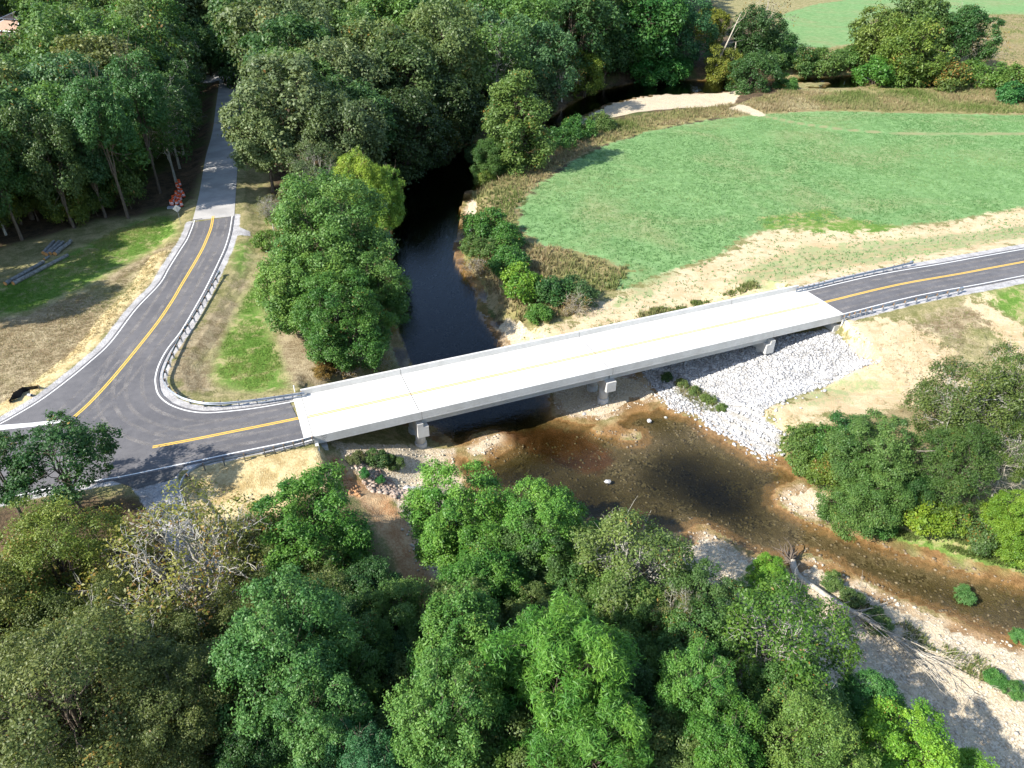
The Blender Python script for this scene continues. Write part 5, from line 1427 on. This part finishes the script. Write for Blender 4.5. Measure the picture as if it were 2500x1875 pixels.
def fill_near():
    rng = np.random.default_rng(31); n = 0
    poly = np.vstack([flat(dd, [(-260, 1330), (240, 1360), (520, 1350), (620, 1230), (720, 1260), (820, 1400), (930, 1440), (1000, 1340), (1180, 1250), (1300, 1300), (1450, 1330), (1560, 1420), (1660, 1560), (1760, 1700), (1760, 1850), (-260, 1850)], -1.5)])
    lo, hi = poly.min(0), poly.max(0)
    cand = lo + rng.random((4000, 2)) * (hi - lo); cand = cand[inside(cand, poly)]
    A = np.array([(a, b, r) for a, b, r, _ in TREES]); gz, dw = heights(cand); pts = np.empty((0, 2))
    for (x, y), g, w in zip(cand, gz, dw):
        if w < 1.5: continue
        if len(pts) and np.min(((pts - (x, y)) ** 2).sum(1)) < 3.9 ** 2: continue
        if np.min((A[:, 0] - x) ** 2 + (A[:, 1] - y) ** 2 - (A[:, 2] * 0.5 + .4) ** 2) < 0: continue
        pts = np.vstack([pts, [x, y]])
    pts = pts[np.argsort(pts[:, 0])]
    for (x, y) in pts:
        c = [(0.05, 0.095, 0.026, 'mid'), (0.066, 0.11, 0.028, 'fresh'), (0.045, 0.08, 0.026, 'dusky'), (0.07, 0.095, 0.03, 'dull')][rng.integers(4)]
        if x < -14: c = [(0.08, 0.092, 0.03, 'brownish'), (0.066, 0.08, 0.026, 'olive')][rng.integers(2)]
        plant("understory_tree", ('fine%d' % rng.integers(2)) if x < -14 else 'maple%d' % rng.integers(3), x, y, ground_z(x, y), 2.7 + 0.9 * rng.random(), 3.0 + 2.0 * rng.random(), f"lower {c[3]} green tree filling a gap in the near wood, {ordw(n)} counted from the left", 'tree', c[:3], .04, "lower trees of the near wood", vs=1.15)
        n += 1
    print("filler", n)
fill_near()
# understory along the edge of the western woods: slim young trees
edge = flat(dd, [(10, 500), (45, 478), (80, 470), (118, 455), (165, 440), (200, 420), (235, 410), (262, 385), (300, 375), (330, 350), (355, 320), (390, 300), (60, 430), (130, 400), (190, 370), (250, 340)], -0.3)
rng = np.random.default_rng(5)
for i, p in enumerate(edge):
    g = ground_z(*p)
    c = [(0.085, 0.10, 0.02), (0.06, 0.085, 0.022), (0.10, 0.115, 0.02)][i % 3]
    plant("young_tree", ('farairy0', 'far2', 'far4')[i % 3], p[0], p[1], g, 2.4 + rng.random() * 1.2, 5.0 + 2 * rng.random(),
          f"slim {['yellowish', 'dull green', 'golden green'][i % 3]} young tree on the shaded edge of the western woods, {ORD[i]} along it", 'tree', c, 0.12, "young trees on the woodland edge")
rng = np.random.default_rng(15)
for i in range(30):
    t_ = i / 29; base_ = np.array([-98, 98]) * (1 - t_) + np.array([-66, 122]) * t_ + np.array([-0.6, 0.8]) * (1.5 + 11 * rng.random())
    g = ground_z(*base_); c = [(0.075, 0.09, 0.02), (0.05, 0.075, 0.02), (0.09, 0.105, 0.02), (0.04, 0.065, 0.02)][i % 4]
    plant("undergrowth_shrub", 'bush%d' % (i % 4), base_[0], base_[1], g, 2.3 + 1.2 * rng.random(), 2.2 + 1.6 * rng.random(), f"{['yellowish', 'dull', 'golden', 'dark'][i % 4]} green undergrowth shrub in the shaded front of the western woods, {ordw(i)} along it", 'shrub', c, .08, "undergrowth of the western woods", vs=1.2)
# tall bare trunks at that edge
for i, (x0, y0, x1, y1, lab) in enumerate(((275, 465, 243, 372, "pale straight trunk with a high crown at the woodland edge, nearest the grass"), (345, 412, 320, 300, "tall grey trunk with a high crown behind the orange barrels"))):
    p = flat(dd, [(x0, y0)], -0.4)[0]
    plant("tall_tree", 'far%d' % (i + 1), p[0], p[1], ground_z(*p), 4.6, 17.0, lab, 'tree', (0.045, 0.095, 0.034), 0.03, None, None, 1.0, 'bark')

# ------------------------------------------------------------------ tall grass in the rough margins
def blades(name, polys, n, h, rng, tint_lo, tint_hi, spread=0.10):
    P = scatter_poly(polys, n, rng)
    gz, dw = heights(P)
    if name == 'meadow_grass': ok = seg_dist(P, track) > 1.3; P, gz, dw = P[ok], gz[ok], dw[ok]
    sd = np.max([sdf(P, p) for p in polys], axis=0)
    gv = np.max([sdf(P, p) for p in Z['gravel']], axis=0) if name == 'tall_meadow_grass' else np.full(len(P), -1.0)
    ok = (dw > 0.4) & (gv < 0) & (sd + 3.2 * vnoise(P, 2.3, 41) + 1.6 * vnoise(P, 0.8, 43) > 0.7); P = P[ok]; gz = gz[ok]
    k = 4
    m = len(P) * k
    base = np.repeat(np.c_[P, gz], k, 0) + np.c_[rng.normal(size=(m, 2)) * 0.14, np.zeros(m)]
    hh = h * (0.5 + 0.8 * rng.random(m)) * np.repeat(0.6 + 0.8 * (vnoise(P, 5, 21) + 0.5), k)
    lean = rng.normal(size=(m, 2)) * hh[:, None] * 0.35
    an = rng.random(m) * 6.28; w = spread * (0.6 + 0.8 * rng.random(m))
    dx = np.c_[np.cos(an), np.sin(an), np.zeros(m)] * w[:, None]
    V = np.stack([base - dx, base + dx, base + np.c_[lean, hh]], 1).reshape(-1, 3)
    F = np.arange(m * 3).reshape(-1, 3)
    t = np.clip(np.repeat(tint_lo + (tint_hi - tint_lo) * ((vnoise(P, 9, 31) + vnoise(P, 26, 33)) * 0.9 + 0.5), k) + rng.normal(size=m) * 0.12, 0, 1)
    o = obj(name, mesh_np(name, V, F, [M['blades']], False, {'tint': ('FACE', t)}))
    tag(o, kind='stuff'); return o
rng = np.random.default_rng(9)
blades("tall_meadow_grass", [Z['rough'][0]], 17000, 0.75, rng, 0.25, 1.0)
blades("bank_grass", [Z['rough'][1], Z['rough'][2]], 3500, 0.5, rng, 0.0, 0.75, 0.05)
blades("roadside_weeds", [flat(dd, [(1350, 690), (1400, 670), (1560, 640), (1640, 625), (1640, 640), (1500, 668), (1380, 700)], -3.2)], 900, 0.45, rng, 0.2, 0.9)
blades("shore_grass", [Z['lawn'][6]], 3000, 0.4, rng, 0.0, 0.5, 0.05)
fm_, ftr, ftt = None, None, None
M['blades_green'] = M['blades'].copy(); M['blades_green'].name = "meadow_grass_blades"
for n_ in M['blades_green'].node_tree.nodes:
    if n_.type == 'VALTORGB':
        for e_, c_ in zip(n_.color_ramp.elements, ((0.105, 0.215, 0.075), (0.13, 0.25, 0.092), (0.155, 0.28, 0.108), (0.20, 0.295, 0.12), (0.29, 0.31, 0.15))): e_.color = (*c_, 1)
fg = blades("meadow_grass", [Z['field'][0]], 42000, 0.20, rng, 0.1, 0.75, 0.06)
fg.data.materials[0] = M['blades_green']
M['blades_verge'] = M['blades'].copy(); M['blades_verge'].name = "verge_grass_blades"
for n_ in M['blades_verge'].node_tree.nodes:
    if n_.type == 'VALTORGB':
        for e_, c_ in zip(n_.color_ramp.elements, ((0.12, 0.24, 0.04), (0.16, 0.28, 0.055), (0.22, 0.29, 0.075), (0.30, 0.28, 0.11), (0.38, 0.32, 0.16))): e_.color = (*c_, 1)
dw_ = blades("dirt_weeds", [Z['dirt'][0]], 1500, 0.22, rng, 0.0, 0.8, 0.07); dw_.data.materials[0] = M['blades_green']
blades("clearing_weeds", [Z['brown'][3]], 700, 0.16, rng, 0.2, 1.0, 0.04)
blades("bar_weeds", [flat(dd, [(1760, 1230), (1850, 1280), (2050, 1380), (2200, 1450), (2212, 1500), (2100, 1480), (1950, 1400), (1850, 1330)], -5)], 700, 0.4, rng, 0.0, 0.7, 0.05)
blades("riprap_weeds", [flat(dd, [(1462, 815), (1500, 828), (1560, 862), (1592, 885), (1575, 902), (1540, 890), (1490, 855), (1455, 832)], -4.4)], 650, 0.5, rng, 0.25, 0.9, 0.03)
lg = blades("verge_grass", [Z['lawn'][0], Z['lawn'][1]], 9000, 0.13, rng, 0.0, 0.9, 0.03)
lg.data.materials[0] = M['blades_verge']
sg_ = blades("slope_straw", [Z['brown'][0]], 9000, 0.12, rng, 0.55, 1.1, 0.03)
print("grass", round(time.time() - T0, 1))

# ------------------------------------------------------------------ fallen tree, driftwood, logs
def driftwood():
    tb = Tubes(); rng = np.random.default_rng(4)
    P = line(dd, [(1712, 1212), (1722, 1245), (1760, 1275), (1800, 1305), (1850, 1335), (1920, 1380), (1990, 1430)], -4.8)
    o = P[0].copy()
    def gz(q): return np.array([[p[0], p[1], max(ground_z(p[0], p[1]), ZW) + 0.1] for p in q])
    Q = gz(P) - (o[0], o[1], 0)
    Q[:, 2] += np.linspace(0.45, 0.9, len(Q))
    root = empty("fallen_tree", (o[0], o[1], 0)); tag(root, "fallen bleached tree with root plate lying along the gravel bar", "fallen tree")
    tb.add(catmull(Q, 0.8), np.linspace(0.32, 0.08, len(catmull(Q, 0.8))), 9)
    obj("trunk", tb.mesh("trunk", [M['dead_wood']]), root)
    bt = Tubes(); C = catmull(Q, 0.5); n = len(C)
    axis_ = (C[-1] - C[n // 2]); axis_ /= np.linalg.norm(axis_)
    for i in range(30):
        j = rng.integers(int(n * 0.42), n); a = C[j]
        d = axis_ * (0.9 + rng.random()) + rng.normal(size=3) * np.array([0.5, 0.5, 0.16]); d /= np.linalg.norm(d)
        ln = 2.0 + 5.5 * rng.random()
        e = a + d * ln; e[2] = max(e[2], -4.9)
        m_ = (a + e) / 2 + rng.normal(size=3) * np.array([0.7, 0.7, 0.3]) + np.array([0, 0, 0.35])
        q = bezier(a, m_, e, 7); q[1:] += rng.normal(size=(6, 3)) * 0.07; bt.add(q, np.linspace(0.025 + 0.05 * rng.random(), 0.010, 7), 5)
        for k in range(3):
            b = q[rng.integers(2, 6)]; d2 = d + rng.normal(size=3) * np.array([0.5, 0.5, 0.2]); d2 /= np.linalg.norm(d2)
            e2 = b + d2 * (0.8 + 1.8 * rng.random()); e2[2] = max(e2[2], -5.0)
            bt.add(bezier(b, (b + e2) / 2 + rng.normal(size=3) * 0.15, e2, 4), np.linspace(0.025, 0.008, 4), 4)
    obj("branches", bt.mesh("branches", [M['dead_wood']]), root)
    rt = Tubes()
    for i in range(22):
        d = rng.normal(size=3) + np.array([-0.1, 0.9, 0.35]); d /= np.linalg.norm(d)
        a = Q[0] + rng.normal(size=3) * 0.2; e = a + d * (0.8 + 1.6 * rng.random())
        rt.add(bezier(a, (a + e) / 2 + rng.normal(size=3) * 0.3, e, 5), np.linspace(0.12, 0.015, 5), 5)
    obj("root_plate", rt.mesh("root_plate", [M['bark']]), root)
    # loose limb at the water
    t2 = Tubes()
    q = line(dd, [(1858, 1325), (1890, 1312), (1925, 1300)], -5.0); q[:, 2] = -4.85; o2 = q[0].copy()
    t2.add(q - o2, [0.11, 0.08, 0.02], 7)
    for k in range(5): t2.add([q[1] - o2, q[1] - o2 + (0.5 * k - 1.2, 0.9, 0.15)], [0.04, 0.012], 4)
    r2 = obj("driftwood_limb", t2.mesh("driftwood_limb", [M['dead_wood']]), None, tuple(o2)); tag(r2, "loose white limb pointing across the gravel into the stream", "driftwood")
driftwood()
def dead_pole(pts, lab, r0=0.28, r1=0.08, branches=6, seed=1):
    rng = np.random.default_rng(seed)
    a = at(*dd(*pts[0]), -3.5); g = ground_z(a[0], a[1])
    _, z = project(a)
    a = np.array([a[0], a[1], g])
    # the upper end stands over the same distance, leaning
    px, py = dd(*pts[1]); d = at(px, py, 0) - np.array([0, 0, CAM_H]); k = a[1] / d[1]
    b = np.array([0, 0, CAM_H]) + d * k
    tb = Tubes(); v = b - a
    q = bezier(np.zeros(3) - v * 0.03, v * 0.5 + rng.normal(size=3) * 0.3, v, 8)
    tb.add(q, np.linspace(r0, r1, 8), 7)
    root = empty("dead_tree", tuple(a)); tag(root, lab, "dead tree")
    obj("trunk", tb.mesh("trunk", [M['dead_wood']]), root)
    bt = Tubes()
    for i in range(branches):
        s = q[rng.integers(2, 7)]; e = s + rng.normal(size=3) * np.linalg.norm(v) * 0.16 + v * 0.08
        bt.add(bezier(s, (s + e) / 2 + rng.normal(size=3) * 0.3, e, 5), np.linspace(r1 * 0.8, 0.02, 5), 5)
    obj("bare_branches", bt.mesh("bare_branches", [M['dead_wood']]), root)
dead_pole([(1535, 158), (1600, 30)], "tall leaning dead trunk at the far river bend", 0.45, 0.12, 6, 2)
dead_pole([(1575, 150), (1590, 90)], "broken grey stub beside the tall leaning dead trunk", 0.4, 0.15, 2, 3)
dead_pole([(2110, 1085), (2040, 950)], "fallen white limb reaching up among the east bank trees", 0.16, 0.05, 7, 4)
dead_pole([(2212, 960), (2110, 930)], "white dead limb jutting from the frame edge over the dusky trees", 0.16, 0.04, 6, 6)

def log(p, q, r, lab, group="cut logs at the wood's edge"):
    p = np.array(p, float); q = np.array(q, float)
    root = empty("cut_log", tuple(p)); tag(root, lab, "log", group)
    tb = Tubes(); v = q - p
    pts = np.linspace(0, 1, 7)[:, None] * v + np.random.default_rng(int(r * 1000)).normal(size=(7, 3)) * 0.03
    pts[0] = 0
    tb.add(pts, np.linspace(r, r * 0.8, 7), 10)
    obj("bark", tb.mesh("bark", [M['log_bark']]), root)
    bm = bmesh.new(); bmesh.ops.create_circle(bm, cap_ends=True, radius=r * 0.97, segments=10)
    rot = Vector(-v).to_track_quat('Z', 'Y').to_matrix().to_4x4()
    for vv in bm.verts: vv.co = rot @ vv.co + Vector(-v / np.linalg.norm(v) * 0.01)
    bm_obj("cut_end", bm, M['cut_wood'], root)
def rl(x, y): return (x / 9.217, 560 + y / 9.217)
def lp(x, y, z): 
    p = at(*rl(x, y), -0.5); g = ground_z(p[0], p[1]); p = at(*rl(x, y), g + z); p[2] = g + z; return p
log(lp(115, 1220, .3), lp(980, 730, .25), 0.32, "long grey log lying behind its twin on the shaded grass")
log(lp(295, 1215, .3), lp(1520, 580, .2), 0.32, "long mottled log in front, lying on the shaded grass")
log(lp(975, 530, .3), lp(1210, 270, .3), 0.30, "short log at the back of the small log pile")
log(lp(1040, 560, .3), lp(1330, 270, .3), 0.30, "short log with orange cut end in the small pile")
log(lp(1130, 540, .3), lp(1420, 280, .3), 0.28, "short log in the middle of the small pile")
log(lp(1235, 550, .35), lp(1600, 255, .35), 0.34, "thickest short log on the front of the small pile")
log(lp(1000, 670, .2), lp(1110, 595, .2), 0.18, "stubby log piece between the pile and the long logs")

# ------------------------------------------------------------------ barrels, sign, silt fence and small things
def barrel_proto():
    root = empty("traffic_barrel"); 
    prof = [(0.29, 0.06), (0.285, 0.28), (0.27, 0.30), (0.265, 0.50), (0.25, 0.52), (0.245, 0.72), (0.23, 0.74), (0.225, 0.94), (0.20, 1.0), (0.05, 1.01)]
    bm = bmesh.new(); lathe(bm, prof, 16); bm_obj("body", bm, M['orange'], root, True)
    for a, b, r in ((0.33, 0.47, 0.272), (0.55, 0.69, 0.253), (0.77, 0.88, 0.234)):
        if a > 0.7: continue
        bm = bmesh.new(); lathe(bm, [(r, a), (r - 0.006, b)], 16); bm_obj("reflective_band", bm, M['reflective'], root)
    bm = bmesh.new(); lathe(bm, [(0.39, 0.0), (0.39, 0.05), (0.30, 0.085)], 16); bm_obj("base_ring", bm, M['rubber'], root)
    bm = bmesh.new(); bx(bm, -0.12, 0.12, -0.02, 0.02, 1.005, 1.07); bm_obj("handle", bm, M['orange'], root, bevel=0.008)
    return root
def rb(x, y): return (400 + x / 20.74, 420 + y / 20.74)
bl = [(720, 300, "hindmost orange barrel, alone at the wood side of the cluster"), (610, 470, "second barrel from the back of the orange cluster"), (690, 590, "third barrel from the back, dim orange in the tree shade"), (755, 400, "barrel half hidden behind the hindmost ones of the cluster"),
      (700, 740, "barrel in the narrow waist of the orange cluster"), (840, 760, "bright orange barrel on the road side of the cluster's waist"), (960, 1020, "barrel nearest the old road, with both white bands in view"), (575, 870, "barrel on the wood side just below the cluster's waist"),
      (690, 960, "barrel in the middle of the cluster, under brighter tops"), (545, 1040, "bright topped barrel on the wood side of the cluster"), (820, 1000, "barrel behind the one nearest the old road"), (420, 1110, "barrel at the wood side edge of the cluster's front half"),
      (660, 1120, "barrel in the middle of the cluster's front half"), (790, 1130, "barrel in the front half beside the gap to the road"), (300, 1330, "frontmost barrel on the wood side, bands half hidden"), (360, 1350, "frontmost barrel with broad white bands, by the grey slab"),
      (590, 1330, "barrel in the front row with clear white bands"), (410, 1230, "second row barrel behind the grey slab"), (720, 1260, "second row barrel behind the lone front one"), (850, 1480, "lone front barrel set apart beside the grey slab")]
b0 = barrel_proto(); bparts = list(b0.children)
for i, (x, y, lab) in enumerate(bl):
    p = at(*rb(x, y), 0.4); g = ground_z(p[0], p[1])
    if i == 0: r = b0
    else:
        r = b0.copy(); col.objects.link(r)
        for ch in bparts:
            c = ch.copy(); col.objects.link(c); c.parent = r
    r.location = (p[0], p[1], g); r.rotation_euler = (0, 0, random.random() * 3)
    tag(r, lab, "barrel", "orange traffic barrels stored by the wood")
bm = bmesh.new(); bx(bm, -1.1, 1.1, -0.45, 0.45, 0, 0.28); p = at(*rb(470, 1620), -.2)
o = bm_obj("grey_slab", bm, M['grey_block'], None, bevel=0.08); o.location = (p[0], p[1], ground_z(p[0], p[1])); o.rotation_euler = (0, 0, 0.2)
tag(o, "low grey slab lying in front of the orange barrels", "slab")
# diamond warning sign, seen from behind
p = at(*r390(292, 835), -0.2); g = ground_z(p[0], p[1])
sg = empty("road_sign", (p[0], p[1], g), 0.45); tag(sg, "diamond road sign seen from its bare back, on a thin post by the grass", "road sign")
bm = bmesh.new(); bx(bm, -0.03, 0.03, -0.03, 0.03, -0.3, 3.1); bm_obj("post", bm, M['steel'], sg)
bm = bmesh.new(); h = 0.66
prism(bm, [(0, -h), (h, 0), (0, h), (-h, 0)], 'y', 0.032, 0.04)
bm_obj("sign_plate", bm, M['sign_back'], sg).location = (0, 0, 2.85)
bm = bmesh.new(); prism(bm, [(0, -h * .97), (h * .97, 0), (0, h * .97), (-h * .97, 0)], 'y', 0.041, 0.044)
bm_obj("sign_face", bm, M['yellow_paint'], sg).location = (0, 0, 2.85)
# dark edging board at the start of the old pavement
bm = bmesh.new(); bx(bm, -0.9, 0.9, -0.06, 0.06, 0, 0.05); p = at(*r390(497, 752), 0); o = bm_obj("dark_board", bm, M['rubber']); o.location = (p[0], p[1], 0.005); o.rotation_euler = (0, 0, 0.35)
tag(o, "thin dark board lying where old pavement meets new asphalt", "board")
# silt fence pocket
def rs(x, y): return (x / 18.43, 920 + y / 18.43)
sf = empty("silt_fence", (*at(*rs(700, 900), -0.5)[:2], -0.5)); so = np.array(sf.location)
tag(sf, "sagging black silt fence pocket on the slope by the road", "silt fence")
top = [rs(x, y) for x, y in ((400, 1080), (480, 960), (600, 720), (780, 620), (1000, 475), (1250, 460), (1500, 430), (1700, 395))]
bot = [rs(x, y) for x, y in ((430, 1240), (560, 1200), (800, 1130), (1000, 1060), (1180, 760), (1260, 690), (1500, 650), (1790, 520))]
nT = 8; V = []
for (a, b) in zip(top, bot):
    B_ = at(*b, -0.6); gb = ground_z(B_[0], B_[1]); B_[2] = gb
    A_ = at(*a, gb + 0.75)
    for k in range(6):
        w = k / 5
        pnt = B_ * (1 - w) + A_ * w; pnt[2] = B_[2] + (A_[2] - B_[2]) * w ** 1.7 + 0.02
        V.append(pnt - so)
V = np.array(V); V2 = V + np.array([-0.01, 0.02, 0.015])
F = []
for i in range(nT - 1):
    for k in range(5):
        a = i * 6 + k; F.append((a, a + 6, a + 7, a + 1)); F.append((a + 48, a + 49, a + 55, a + 54))
obj("fabric", mesh_np("fabric", np.vstack([V, V2]), np.array(F), [M['plastic_black']], True), sf)
for i in (0, 2, 4, 7):
    A_ = V[i * 6 + 5]
    bm = bmesh.new(); bx(bm, -0.025, 0.025, -0.025, 0.025, -0.9, 0.08); bm_obj("stake", bm, M['wood_post'], sf).location = tuple(A_ + (-0.03, 0.04, 0))
def pipe(x, y, f, lab):
    p = at(*f(x, y), -0.2); bm = bmesh.new(); lathe(bm, [(0.16, 0), (0.16, 0.55), (0.12, 0.55), (0.12, 0.1)], 12)
    o = bm_obj("short_pipe", bm, M['grey_block']); o.location = (p[0], p[1], ground_z(p[0], p[1]) + .12); o.rotation_euler = (1.45, 0, 1.2); tag(o, lab, "pipe")
pipe(1310, 890, rs, "short grey pipe stub lying beside the black silt fence")
# small white post with a box near the corner trees
p = at(*dd(700, 793), -1.2); g = ground_z(p[0], p[1]); r = empty("utility_pedestal", (p[0], p[1], g)); tag(r, "slim pale post with a small white box below the corner trees", "utility post")
bm = bmesh.new(); lathe(bm, [(0.05, -0.2), (0.045, 2.8)], 8); bm_obj("post", bm, M['sign_back'], r)
bm = bmesh.new(); bx(bm, -0.13, 0.13, -0.16, -0.05, 0.35, 0.85); bm_obj("box", bm, M['trim'], r, bevel=0.02)
for i, (x, y, lab) in enumerate(((672, 833, "short grey stake in the grass near the bridge parapet"), (722, 852, "small white marker post at the end of the guardrail by the parapet"))):
    p = at(*dd(x, y), -0.5) if i == 0 else np.array([*bp(-0.9, 9.6), 0]); g = ground_z(p[0], p[1]); bm = bmesh.new(); bx(bm, -0.05, 0.05, -0.05, 0.05, -0.2, 0.9)
    o = bm_obj("stake", bm, M['sign_back'] if i == 0 else M['trim'], None, bevel=0.01); o.location = (p[0], p[1], g); tag(o, lab, "stake")

# ------------------------------------------------------------------ the brick house in the far corner
hp = at(52, 90, 2.0); hz_ = ground_z(hp[0], hp[1])
house = empty("brick_house", (hp[0], hp[1], hz_), -0.35); tag(house, "dark brick house with tan hipped roofs half hidden by woods", "house")
def hip(name, x0, x1, y0, y1, z, rise, over=0.6):
    bm = bmesh.new(); a, b, c, d = x0 - over, x1 + over, y0 - over, y1 + over; w = (d - c) / 2
    vs = [bm.verts.new(q) for q in ((a, c, z), (b, c, z), (b, d, z), (a, d, z), (a + w, (c + d) / 2, z + rise), (b - w, (c + d) / 2, z + rise))]
    for f in ((0, 1, 5, 4), (1, 2, 5), (2, 3, 4, 5), (3, 0, 4), (3, 2, 1, 0)): bm.faces.new([vs[i] for i in f])
    rf = bm_obj(name, bm, M['shingle'], house)
    bm = bmesh.new()
    bx(bm, a - .03, b + .03, c - .12, c, z - .2, z + .05); bx(bm, b, b + .12, c, d, z - .2, z + .05); bx(bm, a - .12, a, c, d, z - .2, z + .05); bx(bm, a - .03, b + .03, d, d + .12, z - .2, z + .05)
    bm_obj("fascia", bm, M['trim'], rf)
    tb = Tubes()
    for p_, q_ in (((b, c, z), (b - w, (c + d) / 2, z + rise)), ((a, c, z), (a + w, (c + d) / 2, z + rise))): tb.add([np.array(p_) + (0, 0, .05), np.array(q_) + (0, 0, .05)], [.14, .14], 5)
    obj("ridge_cap", tb.mesh("ridge_cap", [M['trim']], False), rf)
bm = bmesh.new(); bx(bm, -16, 0, 0, 9, -1, 3.0); bm_obj("wall", bm, M['brick'], house)
bm = bmesh.new(); bx(bm, -18, -0.5, 9.01, 18, -1, 5.4); bm_obj("wall", bm, M['brick'], house)
hip("roof", -16, 0, 0, 9, 3.0, 2.6); hip("roof", -18, -0.5, 9.3, 18, 5.4, 2.4)
for x in (-6.5, -11, -2.6):
    bm = bmesh.new(); bx(bm, x - .9, x + .9, -.08, -.005, .9, 2.5); f_ = bm_obj("window_frame", bm, M['trim'], house)
    bm = bmesh.new(); bx(bm, x - .78, x - .03, -.1, -.082, 1.0, 2.4); bx(bm, x + .03, x + .78, -.1, -.082, 1.0, 2.4); bm_obj("pane", bm, M['glass'], f_)
print("done", round(time.time() - T0, 1), "objects", len(scene.objects))
